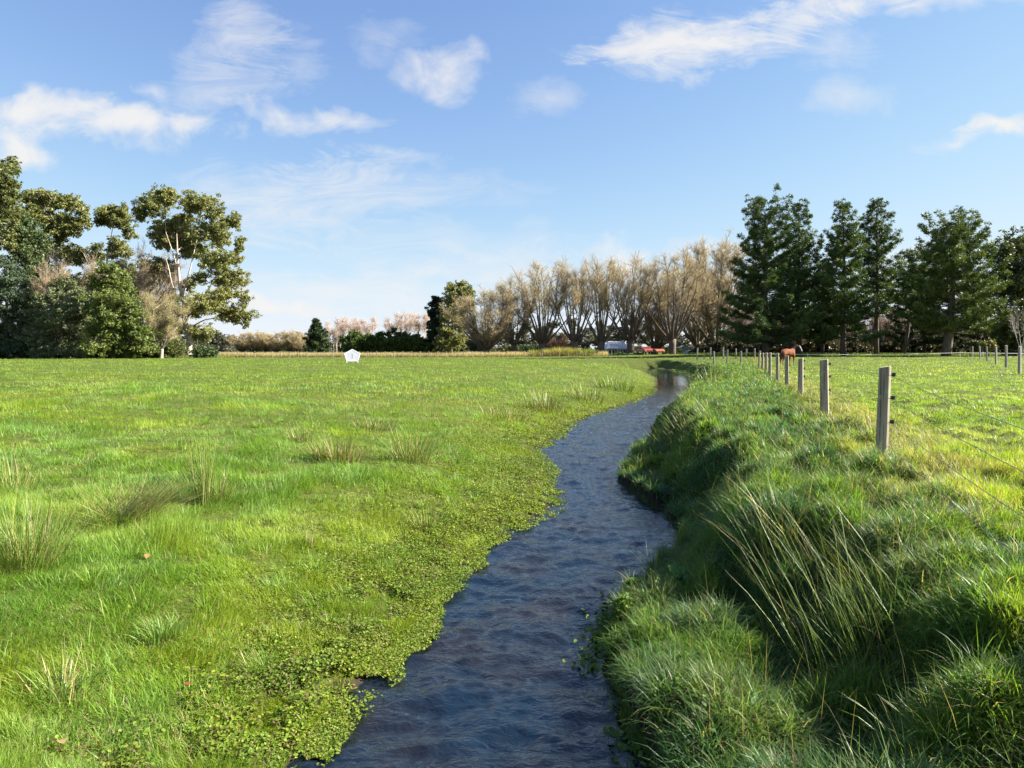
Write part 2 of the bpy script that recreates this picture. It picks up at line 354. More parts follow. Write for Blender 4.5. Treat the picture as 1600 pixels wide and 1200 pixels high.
def pasture():
    mb = MB()
    for (n, y0, y1, k, hs, ws) in ((330000, 3.0, 8.5, 3, 1.0, 1.0), (170000, 8.5, 22, 2, 1.05, 1.5), (120000, 22, 60, 2, 1.15, 3.2), (90000, 60, 119, 1, 1.2, 7.5)):
        y = logy(n, y0, y1)
        e = np.where(y > 77, fenceX(y) - .3, np.minimum(xL(y), .78 * y + 2))
        lo = -.80 * y - 1.2
        x = lo + (e - lo) * rng.random(n)
        cl = fbm(x * 3.1, y * 3.1, 81, 2)
        keep = rng.random(n) < (.6 + .7 * smooth((cl - .25) / .4))
        x, y, cl = x[keep], y[keep], cl[keep]; n = len(x)
        dl = xL(y) - x
        dl = np.where(y > 82, 30, dl)
        z = height(x, y)
        big = fbm(x * .55, y * .55, 83, 3)
        tall = smooth((fbm(x * .9, y * .9, 84, 3) - .48) / .22)
        L = hs * (.05 + .085 * tall + .05 * rng.random(n)) * (.55 + 1.0 * smooth((cl - .2) / .6))
        L *= 1 - .35 * smooth((1.0 - dl) / 1.0)
        W = ws * rng.uniform(.0035, .0062, n)
        flow = 2 * PI * fbm(x * .8, y * .8, 85, 2) * 2
        az = flow + rng.normal(0, 1.0, n)
        p0 = np.abs(rng.normal(.42, .3, n)); p1 = p0 + np.abs(rng.normal(.95, .5, n))
        f1 = smooth((big - .3) / .4)[:, None]; f2 = smooth((fbm(x * 1.9, y * 1.9, 86, 3) - .35) / .35)[:, None]
        c = lerp(GB, GY, f1); c = lerp(c, GG, .6 * f2)
        mg = (smooth((2.6 - dl) / 2.4) * smooth((fbm(x * .8, y * .8, 87, 3) - .25) / .3))[:, None]
        c = lerp(c, GL, .85 * mg)
        st = smooth((fbm(x * .45 + 40, y * .3, 88, 4) - .56) / .12) * .5
        far = smooth((y - 14) / 30) * .22
        isst = rng.random(n) < (.03 + .5 * st * .5 + far * .4 * st * 2)
        c[isst] = lerp(GS, GO, rng.random((isst.sum(), 1)))
        c = c * rng.uniform(.72, 1.25, (n, 1))
        blades(mb, np.stack([x, y, z - .01], 1), L, W, az, p0, p1, k, c)
    n = 22000; y = logy(n, 3.0, 30); lo = -.8 * y - 1.2; x = np.where(rng.random(n) < .3, xL(y) - .02 - np.abs(rng.normal(0, .5, n)), lo + (xL(y) - .3 - lo) * rng.random(n))
    k_ = rng.random(n) < .25 + .6 * (x > xL(y) - 1.0) * (fbm(x * 2.4, y * 2.4, 109, 3) > .5) + .75 * smooth((fbm(x * .9, y * .9, 108, 4) - .45) / .2); x, y = x[k_], y[k_]; n = len(x)
    c = lerp(np.array([.32, .25, .13]), np.array([.20, .15, .07]), rng.random((n, 1))) * rng.uniform(.7, 1.2, (n, 1))
    p0 = rng.uniform(.5, 1.5, n); blades(mb, np.stack([x, y, height(x, y) + rng.uniform(.01, .06, n)], 1), rng.uniform(.05, .13, n), np.maximum(1, y / 8) * rng.uniform(.0028, .005, n), rng.random(n) * 6.28, p0, p0 + rng.uniform(-.1, .6, n), 2, c)
    m = 420; ty = logy(m, 3.0, 20); lo = -.8 * ty - 1; tx = lo + (xL(ty) - .5 - lo) * rng.random(m)
    for i in range(m):
        nb = int(30 + 40 * rng.random()); aa = rng.random(nb) * 2 * PI; rr = rng.uniform(.04, .12) * np.sqrt(rng.random(nb)) * (1 + ty[i] / 20)
        bx = tx[i] + rr * np.cos(aa); by = ty[i] + rr * np.sin(aa); h_ = rng.uniform(.09, .2)
        c = lerp(GB, GG, rng.random()) * rng.uniform(.8, 1.2, (nb, 1)); c[rng.random(nb) < .06] = GS
        p0 = np.abs(rng.normal(.25, .2, nb))
        blades(mb, np.stack([bx, by, height(bx, by) - .01], 1), h_ * rng.uniform(.6, 1.3, nb), max(1, ty[i] / 8) * rng.uniform(.004, .0075, nb), aa + rng.normal(0, .5, nb), p0, p0 + np.abs(rng.normal(1.0, .4, nb)), 3, c)
    o = mb.build('pasture_grass', M_grass)
    tag(o, 'short bright green pasture grass covering the open field left of the stream', 'grass', kind='stuff')
pasture()

def paddock():
    mb = MB()
    for (n, y0, y1, k, hs, ws) in ((90000, 3.5, 12, 3, 1.0, 1.15), (80000, 12, 30, 2, 1.0, 1.9), (60000, 30, 118, 1, 1.0, 6)):
        y = logy(n, y0, y1)
        lo = fenceX(y) - .25; hi = np.maximum(.80 * y + 1.4, lo + .3)
        x = lo + (hi - lo) * rng.random(n)
        z = height(x, y); n = len(x)
        df = x - fenceX(y)
        dry = smooth((2.6 - df) / 2.2) * smooth((y - 4.2) / 3) * smooth((fbm(x * .7, y * .7, 91, 3) - .28) / .25)
        cl = fbm(x * 2.6, y * 2.6, 92, 2)
        tall = smooth((fbm(x * .8, y * .8, 93, 3) - .5) / .2)
        L = hs * (.045 + .08 * tall + .05 * rng.random(n) + .06 * dry * rng.random(n)) * (.7 + .6 * cl)
        W = ws * rng.uniform(.0035, .006, n)
        az = 2 * PI * fbm(x, y, 94, 2) * 2 + rng.normal(0, 1.1, n)
        p0 = np.abs(rng.normal(.3, .3, n)); p1 = p0 + np.abs(rng.normal(.8, .5, n))
        c = lerp(GG, GY, smooth((fbm(x * .6, y * .6, 95, 3) - .3) / .4)[:, None])
        isst = rng.random(n) < (.05 + .62 * dry)
        c[isst] = lerp(GS, GO, .5 * rng.random((isst.sum(), 1)))
        c *= rng.uniform(.72, 1.25, (n, 1))
        blades(mb, np.stack([x, y, z - .01], 1), L, W, az, p0, p1, k, c)
    o = mb.build('paddock_grass', M_grass)
    tag(o, 'grazed pale green grass with straw patches in the horse paddock right of the fence', 'grass', kind='stuff')
paddock()

def bank():
    mb = MB()
    CA, CB, CC = np.array([.072, .165, .062]), np.array([.150, .250, .034]), np.array([.140, .205, .090])
    # turf: blades spill outwards over the domes, the gaps between them stay short
    for (n, y0, y1, k, ws, hs) in ((210000, 2.1, 8.5, 3, 1.0, 1.0), (95000, 8.5, 22, 3, 1.6, 1.0), (34000, 22, 74, 2, 4, 1.1)):
        y = logy(n, y0, y1); lo = xR(y) - .03; hi = fenceX(y) + .3
        x = lo + (hi - lo) * rng.random(n)
        hd, fr, ax, hue = domes(x, y)
        keep = rng.random(n) < .38 + .62 * fr
        x, y, hd, fr, ax, hue = (q[keep] for q in (x, y, hd, fr, ax, hue)); n = len(x); dr = x - xR(y)
        z = height(x, y)
        L = hs * (.045 + .05 * rng.random(n) + (.06 + .13 * rng.random(n)) * fr ** .7); W = ws * rng.uniform(.0036, .0098, n)
        az = ax + rng.normal(0, 1.1, n); lone = rng.random(n) < .42; az = np.where(lone, rng.random(n) * 6.28, az)
        p0 = np.abs(rng.normal(.35, .28, n)); p1 = p0 + np.abs(rng.normal(1.3, .5, n))
        L *= .75 + .6 * rng.random(n) ** 3; c = lerp(CA, CB, smooth((hue * .7 + .5 * fbm(x * .9, y * .7, 103, 3) - .35) / .5)[:, None])
        c = np.where((_h(np.floor(hue * 997), np.zeros(n), 3) > .72)[:, None], .4 * c + .6 * CC, c) * rng.uniform(.7, 1.3, (n, 1))
        st = rng.random(n) < .05 + .06 * smooth((y - 12) / 20) + .28 * smooth((x - fenceX(y) + .6) / .6) * smooth((y - 4) / 3)
        c[st] = GS * rng.uniform(.65, 1.1, (st.sum(), 1))
        blades(mb, np.stack([x, y, z - .01], 1), L, W, az, p0, p1, k, c)
    n = 26000; y = logy(n, 2.1, 20); lo = xR(y) + .1; x = lo + (fenceX(y) + .3 - lo) * rng.random(n)
    k_ = rng.random(n) < smooth((fbm(x * 1.8, y * 1.8, 107, 3) - .35) / .3); x, y = x[k_], y[k_]; n = len(x)
    c = lerp(np.array([.30, .25, .12]), np.array([.16, .13, .06]), rng.random((n, 1))) * rng.uniform(.7, 1.2, (n, 1))
    p0 = rng.uniform(.7, 1.5, n); blades(mb, np.stack([x, y, height(x, y) + rng.uniform(0, .07, n)], 1), rng.uniform(.08, .22, n), np.maximum(1, y / 8) * rng.uniform(.003, .006, n), rng.random(n) * 6.28, p0, p0 + rng.uniform(-.1, .7, n), 3, c)
    n = 260; y = logy(n, 2.6, 40); lo = xR(y) + .2; x = lo + (fenceX(y) - lo) * rng.random(n); p0 = np.abs(rng.normal(.12, .12, n))
    blades(mb, np.stack([x, y, height(x, y)], 1), rng.uniform(.3, .55, n), np.maximum(1, y / 7) * .0032, rng.random(n) * 6.28, p0, p0 + rng.uniform(.1, .8, n), 4, np.array([.36, .29, .15]) * rng.uniform(.7, 1.2, (n, 1)))
    # taller loose tussocks
    nt_ = 560
    y = logy(nt_, 2.15, 62)
    lo = xR(y) + .05; hi = fenceX(y) + .15
    x = lo + (hi - lo) * rng.random(nt_)
    x = np.append(x, [1.50, 1.62, 1.38, 1.75, 1.55]); y = np.append(y, [2.62, 2.75, 2.72, 2.6, 2.5]); nt_ = len(x)
    dr = x - xR(y)
    for i in range(nt_):
        Y = y[i]; nb = int(24 + 46 * rng.random()); lod = 4 if Y < 12 else 3
        wsc = 1.0 if Y < 8 else min(Y / 8, 5); hgt = .13 + .17 * rng.random()
        r = rng.uniform(.03, .11) * (1 + Y / 40)
        aa = rng.random(nb) * 2 * PI; rr = r * np.sqrt(rng.random(nb))
        bx = x[i] + rr * np.cos(aa); by = y[i] + rr * np.sin(aa); bz = height(bx, by) - .02
        p0 = np.abs(rng.normal(.25, .22, nb)); p1 = p0 + np.abs(rng.normal(1.4, .5, nb))
        c = np.repeat(lerp(CA, CB, rng.random())[None], nb, 0) * rng.uniform(.75, 1.3, (nb, 1))
        st = rng.random(nb) < .07; c[st] = GS * rng.uniform(.7, 1.2, (st.sum(), 1))
        blades(mb, np.stack([bx, by, bz], 1), hgt * rng.uniform(.6, 1.35, nb), wsc * rng.uniform(.0048, .0085, nb), aa + rng.normal(0, .8, nb), p0, p1, lod, c)
    o = mb.build('bank_grass', M_grass)
    tag(o, 'tussocky dark green grass on the raised bank between stream and fence', 'grass', kind='stuff')
bank()

def discs(mb, P, R, tilt, col, n=6, fold=.25):
    """small rounded leaves: hexagonal fans with a slight fold"""
    m = len(P)
    nrm = np.stack([rng.normal(0, 1, m) * tilt, rng.normal(0, 1, m) * tilt, np.ones(m)], 1); nrm /= np.linalg.norm(nrm, axis=1)[:, None]
    a = rng.random(m) * 2 * PI; ref = np.stack([np.cos(a), np.sin(a), np.zeros(m)], 1)
    u = np.cross(nrm, ref); u /= np.linalg.norm(u, axis=1)[:, None]; v = np.cross(nrm, u)
    ang = np.arange(n) * 2 * PI / n
    V = P[:, None, :] + R[:, None, None] * (np.cos(ang)[None, :, None] * u[:, None] * 1.15 + np.sin(ang)[None, :, None] * v[:, None] * .85 + (fold * np.abs(np.sin(ang)))[None, :, None] * nrm[:, None])
    V = np.concatenate([V, P[:, None, :]], 1)
    j = np.arange(n); T = np.stack([np.full(n, n), j, (j + 1) % n], 1)
    T = (np.arange(m)[:, None, None] * (n + 1) + T[None]).reshape(-1, 3)
    mb.add(V.reshape(-1, 3), T, None, np.repeat(col[:, None, :], n + 1, 1).reshape(-1, 3))

def cress():
    mb = MB()
    for (n, y0, y1, rs) in ((120000, 3.2, 8, 1.0), (60000, 8, 16, 1.3), (20000, 16, 40, 2.4)):
        y = logy(n, y0, y1)
        d = np.abs(rng.normal(0, .55, n)) * np.clip(y / 6, .9, 2) - .12 - .30 * fbm(y * 3.2, y * 0, 111, 3) * rng.random(n) ** .5
        x = xL(y) - d
        dens = smooth((fbm(x * 3.4, y * 3.0, 112, 4) - .28) / .26)
        k = rng.random(n) < dens * np.where(d < 0, .5, 1); x, y, d = x[k], y[k], d[k]; n = len(x)
        z = np.maximum(height(x, y), 0) + np.where(d < .02, .008, 0) + rng.random(n) ** 1.3 * (.035 + .05 * smooth((fbm(x * 4, y * 4, 116, 2) - .3) / .4)) * smooth((d + .08) / .25) + .012
        R = rs * rng.uniform(.005, .0120, n)
        c = lerp(np.array([.12, .205, .028]), np.array([.26, .31, .03]), rng.random((n, 1)) * (.4 + .6 * smooth((fbm(x * 2, y * 2, 115, 2) - .3) / .4))[:, None]) * rng.uniform(.6, 1.2, (n, 1))
        br = rng.random(n) < .09; c[br] = np.array([.2, .13, .06]) * rng.uniform(.5, 1.2, (br.sum(), 1))
        discs(mb, np.stack([x, y, z], 1), R, .45, c)
    # right margin, sparse
    n = 9000; y = logy(n, 3.0, 6.5); d = rng.normal(.06, .12, n); x = xR(y) + d
    k = rng.random(n) < smooth((fbm(x * 2, y * 2, 113, 3) - .35) / .2); x, y, d = x[k], y[k], d[k]; n = len(x)
    z = np.maximum(height(x, y), 0) + .012 + rng.random(n) * .09 * smooth((d + .1) / .2)
    c = lerp(np.array([.09, .17, .03]), np.array([.17, .24, .035]), rng.random((n, 1)))
    discs(mb, np.stack([x, y, z], 1), rng.uniform(.010, .022, n), .5, c)
    o = mb.build('watercress_leaves', M_cress)
    tag(o, 'small round yellow green watercress leaves matted along the stream margins', 'watercress', kind='stuff')
    # broad weeds in the shaded hollow
    mb = MB(); n = 2200
    y = rng.uniform(2.6, 6.5, n); x = xR(y) + rng.uniform(.2, 1.5, n)
    k = rng.random(n) < smooth((fbm(x * 1.4, y * 1.4, 114, 2) - .45) / .1); x, y = x[k], y[k]; n = len(x)
    c = lerp(np.array([.05, .11, .03]), np.array([.09, .17, .04]), rng.random((n, 1)))
    discs(mb, np.stack([x, y, height(x, y) + rng.uniform(.03, .12, n)], 1), rng.uniform(.007, .016, n), .5, c)
    o = mb.build('bank_weeds', M_cress)
    tag(o, 'dark broad leaved weeds low on the shaded right bank', 'weeds', kind='stuff')
cress()

# ------------------------------------------------------------------ rushes, single plants, fallen leaves
def ground_at(px, py, zs=0.0):
    """world point where the pixel's ray meets the terrain (+zs)"""
    Y = np.geomspace(1.8, 140.0, 1500); g = height(wx(px, Y), Y) + zs
    hit = np.nonzero(wz(py, Y) <= g)[0]; k = hit[0] if len(hit) else len(Y) - 1
    return float(wx(px, Y[k])), float(Y[k]), float(g[k])
def rush(px, py, hpx, n, spread, lean, label, cols, rad=.10, droop=.35, wmul=1.0, name='rush_clump', azc=None, group=None):
    if name == 'rush_clump' and px < 1000: n = int(n * 1.5)
    X, Y, Z = ground_at(px, py)
    H = hpx * Y / F
    o_mb = MB()
    a = rng.random(n) * 2 * PI; r = rad * np.sqrt(rng.random(n))
    b = np.stack([r * np.cos(a), r * np.sin(a), np.full(n, -.03)], 1)
    b[:, 2] += height(X + b[:, 0], Y + b[:, 1]) - Z
    az = a + rng.normal(0, .5, n)
    p0 = np.abs(rng.normal(spread, spread * .6, n)) * (.3 + r / rad * .8)
    if azc is not None:
        az = np.where(rng.random(n) < .75, azc + rng.normal(0, .5, n), az); p0 = p0 + lean * np.abs(rng.normal(1, .3, n))
    p1 = p0 + np.abs(rng.normal(droop, droop * .7, n))
    L = H * rng.uniform(.45, 1.12, n)
    W = wmul * np.maximum(.0035, .00055 * Y) * rng.uniform(.8, 1.3, n)
    ci = rng.integers(0, len(cols), n); gm = rng.random(n) < .22; c = np.where(gm[:, None], np.array((.135, .21, .03)), np.array(cols)[ci]) * rng.uniform(.7, 1.25, (n, 1))
    blades(o_mb, b, L, W, az, p0, p1, 4, c, wpow=2.5)
    o = o_mb.build(name, M_rush); o.location = (X, Y, Z)
    tag(o, label, 'rush', group)
    return o
RG = (.12, .19, .03); RY_ = (.20, .235, .04); RS = (.32, .27, .10); RB = (.21, .16, .06); RD = (.06, .10, .025)
RUS = 'rush clumps dotted over the left field'
rush(40, 880, 125, 380, .40, 0, 'wide olive rush clump at the left edge of the field with straw tips', [RG, RG, RY_, RS, RB], .26, .5, group=RUS)
rush(20, 770, 70, 120, .35, 0, 'low straw coloured rush clump behind the wide olive one at the field edge', [RS, RY_, RG], .25, .5, group=RUS)
rush(195, 815, 120, 400, .18, .70, 'rush clump flattened over towards the stream with brown tips', [RG, RB, RB, RS], .26, .25, 1.3, azc=.45, group=RUS)
rush(318, 790, 130, 90, .14, 0, 'tall thin upright rush clump with dark stems in mid field', [RG, RD, RY_, RS], .10, .2, group=RUS)
rush(340, 785, 70, 160, .55, 0, 'splayed pale rush skirt beside the tall upright clump', [RG, RY_, RS], .16, .5, group=RUS)
rush(470, 690, 32, 120, .5, 0, 'small brown tipped rush clump left of two golden ones', [RB, RG, RS], .2, .4, group=RUS)
rush(528, 722, 44, 320, .45, 0, 'golden brown low rush clump with dark base', [RB, RY_, RB, (.14, .12, .03)], .38, .4, 1.3, group=RUS)
rush(585, 672, 26, 110, .5, 0, 'flat brown rush clump farthest back beside the golden pair', [RB, RB, RS, RG], .40, .4, 1.3, group=RUS)
rush(642, 722, 66, 220, .35, 0, 'upright yellow green rush clump nearest the stream in mid field', [RY_, RG, RS], .30, .4, group=RUS)
rush(665, 830, 55, 90, .4, 0, 'sparse dry rush clump by the watercress margin', [RS, RY_, RG], .15, .4, group=RUS)
rush(850, 640, 34, 170, .4, 0, 'brownish rush clump on the left bank where the stream narrows', [RB, RS, RG], .7, .4, group=RUS)
rush(915, 625, 30, 150, .4, 0, 'olive rush clump on the left bank by the far bend', [RG, RY_, RS], .8, .4, group=RUS)
rush(790, 655, 26, 130, .45, 0, 'faded rush clump set back from the left bank', [RS, RG, RB], .6, .4, group=RUS)
rush(960, 608, 24, 150, .4, 0, 'pale green rush clump close to the far left bend', [RG, RY_], 1.0, .4, group=RUS)
rush(250, 1000, 52, 170, .5, 0, 'broad bladed green tuft in the near left pasture', [(.12, .22, .05), (.15, .24, .05)], .12, .8, 1.6, 'grass_tuft')
rush(95, 1090, 72, 190, .55, 0, 'coarse green tuft with a dry stalk near the bottom left', [(.13, .22, .05), (.16, .24, .05), RS], .12, .8, 1.8, 'grass_tuft')
BR = 'rush clumps on the right bank'
rush(1340, 1035, 225, 170, .26, .03, 'largest rush clump leaning left over the shaded right bank', [RG, (.13, .19, .03), (.18, .24, .03), RG, (.2, .24, .04), RS], .34, .42, azc=2.4, group=BR)
rush(1250, 905, 190, 60, .2, .3, 'thin straw stalks arching left above the shaded bank', [RS, RY_, RG], .25, .3, azc=2.7, group=BR)
rush(1215, 840, 120, 120, .4, 0, 'pale fine rush clump at the crest above the dark hollow', [(.14, .2, .07), RS, RG], .22, .5, group=BR)
rush(1060, 668, 46, 190, .4, .2, 'brown green rush fringe overhanging the stream narrows', [RB, RS, RG, RY_], .6, .4, azc=3.0, group=BR)
rush(1108, 592, 30, 260, .4, 0, 'dark rounded rush clump on the bank beside the far bend', [RD, RG, RB], .9, .5, group=BR)
rush(1370, 690, 60, 70, .35, 0, 'grass stems grown up round the nearest fence post', [RY_, RG, RS], .16, .4, name='grass_tuft')
rush(1480, 1150, 120, 26, .25, 0, 'few dry seed stalks on the tussock at the bottom right', [RS, RB], .2, .2, name='seed_stalks')
rush(1440, 1185, 130, 420, .55, 0, 'domed pale green tussock at the bottom right corner', [(.12, .2, .05), (.15, .22, .05), (.2, .22, .08)], .26, 1.1, 1.7, 'grass_tussock')
rush(1000, 1120, 60, 220, .35, 0, 'bright lit grass tuft on the low ledge by the water', [(.13, .24, .03), (.16, .25, .03)], .25, .6, 1.4, 'grass_tuft')
rush(1150, 1120, 80, 160, .4, 0, 'bright grass tuft at the right end of the low ledge', [(.12, .23, .03), (.15, .24, .03)], .2, .7, 1.5, 'grass_tuft')
rush(485, 855, 34, 22, .12, 0, 'withered grey dead weed standing in the left pasture', [(.30, .22, .16), (.24, .17, .12)], .03, .1, 2.5, 'dead_weed')

def dock(px, py, n, size, label):
    X, Y, Z = ground_at(px, py); t = empty('dock_plant', (X, Y, Z)); tag(t, label, 'plant')
    for i in range(n):
        mb = MB(); a = i * 2 * PI / n + random.uniform(-.3, .3); L = size * random.uniform(.7, 1.2); el = random.uniform(.5, 1.1)
        s = np.linspace(0, 1, 9); w = .22 * L * np.sin(PI * np.clip(s * .95 + .05, 0, 1)) ** .7
        r = L * s * math.cos(el) + 0; z = L * s * math.sin(el) - .45 * L * s ** 2 + .05
        wob = .02 * np.sin(s * 14)
        c = np.array([math.cos(a), math.sin(a)]); q = np.array([-c[1], c[0]])
        ctr = np.column_stack([r * c[0], r * c[1], z])
        l = ctr + np.column_stack([q[0] * w, q[1] * w, .25 * w + wob]); rr = ctr - np.column_stack([q[0] * w, q[1] * w, -.25 * w + wob])
        V = np.vstack([l, ctr, rr]); k = np.arange(8)
        Q = np.vstack([np.stack([k, k + 1, k + 10, k + 9], 1), np.stack([k + 9, k + 10, k + 19, k + 18], 1)])
        mb.add(V, None, Q, np.array([.07, .16, .035]) * random.uniform(.8, 1.3))
        mb.build('leaf', M_cress, t, True)
dock(1190, 1130, 7, .17, 'broad leaved dock plant on the low ledge of the right bank')
dock(1060, 915, 6, .20, 'broad leaved dock plant low on the shaded bank beside the water')

def fallen(px, py, size, col, label):
    X, Y, Z = ground_at(px, py); mb = MB(); s = np.linspace(0, 1, 7); size *= .62; col = tuple(.75 * v for v in col)
    w = .3 * size * np.sin(PI * s) ** .8; z = .05 * size * np.sin(s * 5) + .25 * size * s
    q = np.column_stack([size * (s - .5), w, z + .3 * w]); c = np.column_stack([size * (s - .5), 0 * w, z]); r = np.column_stack([size * (s - .5), -w, z + .25 * w])
    k = np.arange(6); mb.add(np.vstack([q, c, r]), None, np.vstack([np.stack([k, k + 1, k + 8, k + 7], 1), np.stack([k + 7, k + 8, k + 15, k + 14], 1)]), col)
    o = mb.build('fallen_leaf', M_cress, None, True); o.location = (X, Y, Z + .075); o.rotation_euler = (random.uniform(-.3, .3), random.uniform(-.2, .2), random.uniform(0, 6)); tag(o, label, 'leaf', 'fallen leaves on the pasture')
fallen(230, 884, .15, (.42, .27, .12), 'long tan fallen leaf lying in mid left pasture grass')
fallen(292, 1092, .10, (.38, .13, .05), 'small rusty red fallen leaf above the orange one')
fallen(300, 1108, .11, (.55, .25, .06), 'orange fallen leaf touching the rusty one near bottom left')
fallen(337, 1048, .09, (.40, .20, .12), 'pinkish brown fallen leaf beside the weedy margin')
fallen(507, 978, .10, (.40, .30, .20), 'pale dry fallen leaf near the cress mat')
fallen(660, 832, .14, (.45, .25, .14), 'reddish dry leaf caught by the rush at the stream margin')
fallen(95, 1185, .12, (.45, .32, .15), 'tan fallen leaf at the bottom left corner')

# ------------------------------------------------------------------ fences
def half_round_post(w, d, h, wob=0):
    """split post: flat front, rounded back, slanted rough top"""
    a = np.linspace(0, PI, 7); o = np.column_stack([w / 2 * np.cos(a), d * np.sin(a) * .9])
    o = np.vstack([o, [[-w / 2 * .93, -.026], [-.05 * w, -.034], [w * .31, -.032]]])
    mb = MB(); lv = [-.25, 0, h * .5, h - .02, h]; n = len(o); V = []
    for i, z in enumerate(lv):
        s = 1.0 - .06 * z / h - (.05 if i == 4 else 0)
        V.append(np.column_stack([o * s + np.array([wob * z, 0]), np.full(n, z) + (.022 * o[:, 0] / w if i >= 3 else 0)]))
    V.append(np.array([[wob * h, d * .3, h]])); V = np.vstack(V); j = np.arange(n); k = (j + 1) % n
    Q = np.vstack([np.stack([i * n + j, i * n + k, (i + 1) * n + k, (i + 1) * n + j], 1) for i in range(4)])
    T = np.stack([np.full(n, 5 * n), 4 * n + j, 4 * n + k], 1)
    mb.add(V, T, Q); return mb
def insulator():
    mb = MB(); mb.tube([(0, 0, 0), (.02, 0, 0), (.036, 0, 0)], [.014, .021, .016], 8); mb.tube([(.034, 0, -.022), (.040, 0, .022)], [.017, .017], 8); return mb
P = lambda x, y: float(height(np.array([x]), np.array([y]))[0])
def wire(name, pts, r, par, mat, sag=.03, label=None):
    mb = MB()
    for a, b in zip(pts[:-1], pts[1:]):
        t = np.linspace(0, 1, 7)[:, None]; q = np.array(a) * (1 - t) + np.array(b) * t; q[:, 2] -= sag * 4 * (t * (1 - t))[:, 0]
        mb.tube(q, r, 5)
    o = mb.build(name, mat, par)
    if label: o['label'] = label
    return o
def fence_line(name, label, posts, hz, mat, w=.13, wires=(.35, .65, .95), wr=.0022, ins=False, top=None, wmat=None, wsag=.03, yaw=None):
    f = empty(name, (posts[0][0], posts[0][1], P(posts[0][0], posts[0][1]))); tag(f, label, 'fence')
    f0 = np.array(f.location); tops = []
    for i, (x, y) in enumerate(posts):
        z = P(x, y); h = hz if np.isscalar(hz) else hz[i]
        if top is not None and top[i] is not None: h = top[i] - z
        p = half_round_post(w * random.uniform(.88, 1.1), w * .8, h, random.uniform(-.02, .02)).build('post', mat, f)
        p.location = np.array([x, y, z]) - f0
        p.rotation_euler = (random.uniform(-.035, .035), random.uniform(-.035, .035), (yaw if yaw is not None else 0) + random.uniform(-.2, .2))
        tops.append((x, y, z, h))
        if ins:
            for wz_ in wires[1:] if len(wires) > 3 else wires:
                if y > 26: break
                q = insulator().build('insulator', M_black, p); q.location = (w * .47, w * .25, wz_ * h)
    for wz_ in wires:
        wire('wire', [np.array([x + (w * .55 if ins else 0), y - (0 if ins else .02), z + wz_ * h]) - f0 for x, y, z, h in tops], wr * max(1, 1), f, wmat or M_wire, wsag)
    return f
mainY = [7.7 + 5 * (n - 1) for n in range(0, 11)]
mainpx = {1: 1376, 2: 1289, 3: 1251, 4: 1230, 5: 1215, 6: 1203, 7: 1197, 8: 1191, 9: 1186}
mp_ = []; tp_ = []
toppy = {1: 573, 2: 562, 3: 560, 4: 556, 5: 552, 6: 551, 7: 551, 8: 551.5, 9: 551.5}
for n, Y in enumerate(mainY[:10]):
    x = wx(mainpx[n], Y) if n in mainpx else float(fenceX(Y))
    mp_.append((x, Y)); tp_.append(wz(toppy[n], Y) if n in toppy else None)
fence_line('paddock_fence', 'weathered grey post and wire fence running away along the right bank', mp_, 1.2, M_post,   .145, (.28, .5, .72, .93), .0027, True, tp_, yaw=-.24)
b1 = [(wx(1186, 57), 57), (wx(1158, 60), 60), (wx(1136, 61), 61), (wx(1116, 60), 60)]
fence_line('cross_fence', 'short post and wire fence from the bank fence across to the stream bend', b1, 1.2, M_postpale, .15, (.4, .9), .004)
b2 = [(wx(x, 78), 78) for x in (1179, 1166, 1150, 1130, 1110, 1100, 1089)]
fence_line('back_fence', 'farther row of thin pale posts in front of the dark pines', b2, [1.15, 1.05, 1.1, 1.3, 1.35, 1.1, 1.4], M_postpale, .16, (.5, .9), .004)
cpx = [(1740, 21), (1640, 27), (1594, 33.5), (1573, 41), (1557, 52), (1543, 62), (1532, 74), (1520, 88), (1516.5, 92)]
fence_line('side_fence', 'pale round post fence on the far right side of the paddock', [(wx(a, y), y) for a, y in cpx], [1.3, 1.3, 1.34, 1.36, 1.34, 1.38, 1.35, 1.35, 1.3], M_postpale, .15, (.35, .62, .85), .004, yaw=.4)
# electric tape
tape = empty('electric_tape_fence', (wx(1186, 86), 86, P(wx(1186, 86), 86))); tag(tape, 'white electric tape fence strung before the pines behind the horse', 'fence')
t0 = np.array(tape.location); tpts = []
for a, yy in ((1186, 552.5), (1262, 554), (1300, 553.5), (1333, 554), (1420, 553), (1500, 551), (1536, 551.5), (1640, 552.5)):
    x = wx(a, 86); z = P(x, 86); zt = wz(yy, 86); mb = MB(); mb.tube([(0, 0, -.1), (0, 0, zt - z + .12)], .022, 6); mb.tube([(0, 0, zt - z + .12), (.03, 0, zt - z + .18), (0, 0, zt - z + .22)], .015, 5)
    p = mb.build('rod', M_white, tape); p.location = np.array([x, 86, z]) - t0; tpts.append(np.array([x, 85.97, zt]) - t0)
wire('tape', tpts, .022, tape, M_white, .02)
# far fence in front of the dry grass
ff = [(wx(a, 116.5), 116.5) for a in np.arange(330, 960, 13.6)]
fence_line('field_fence', 'long low fence of thin pale stakes along the far edge of the field', ff, 1.05, M_postpale, .11, (.5, .9), .004)

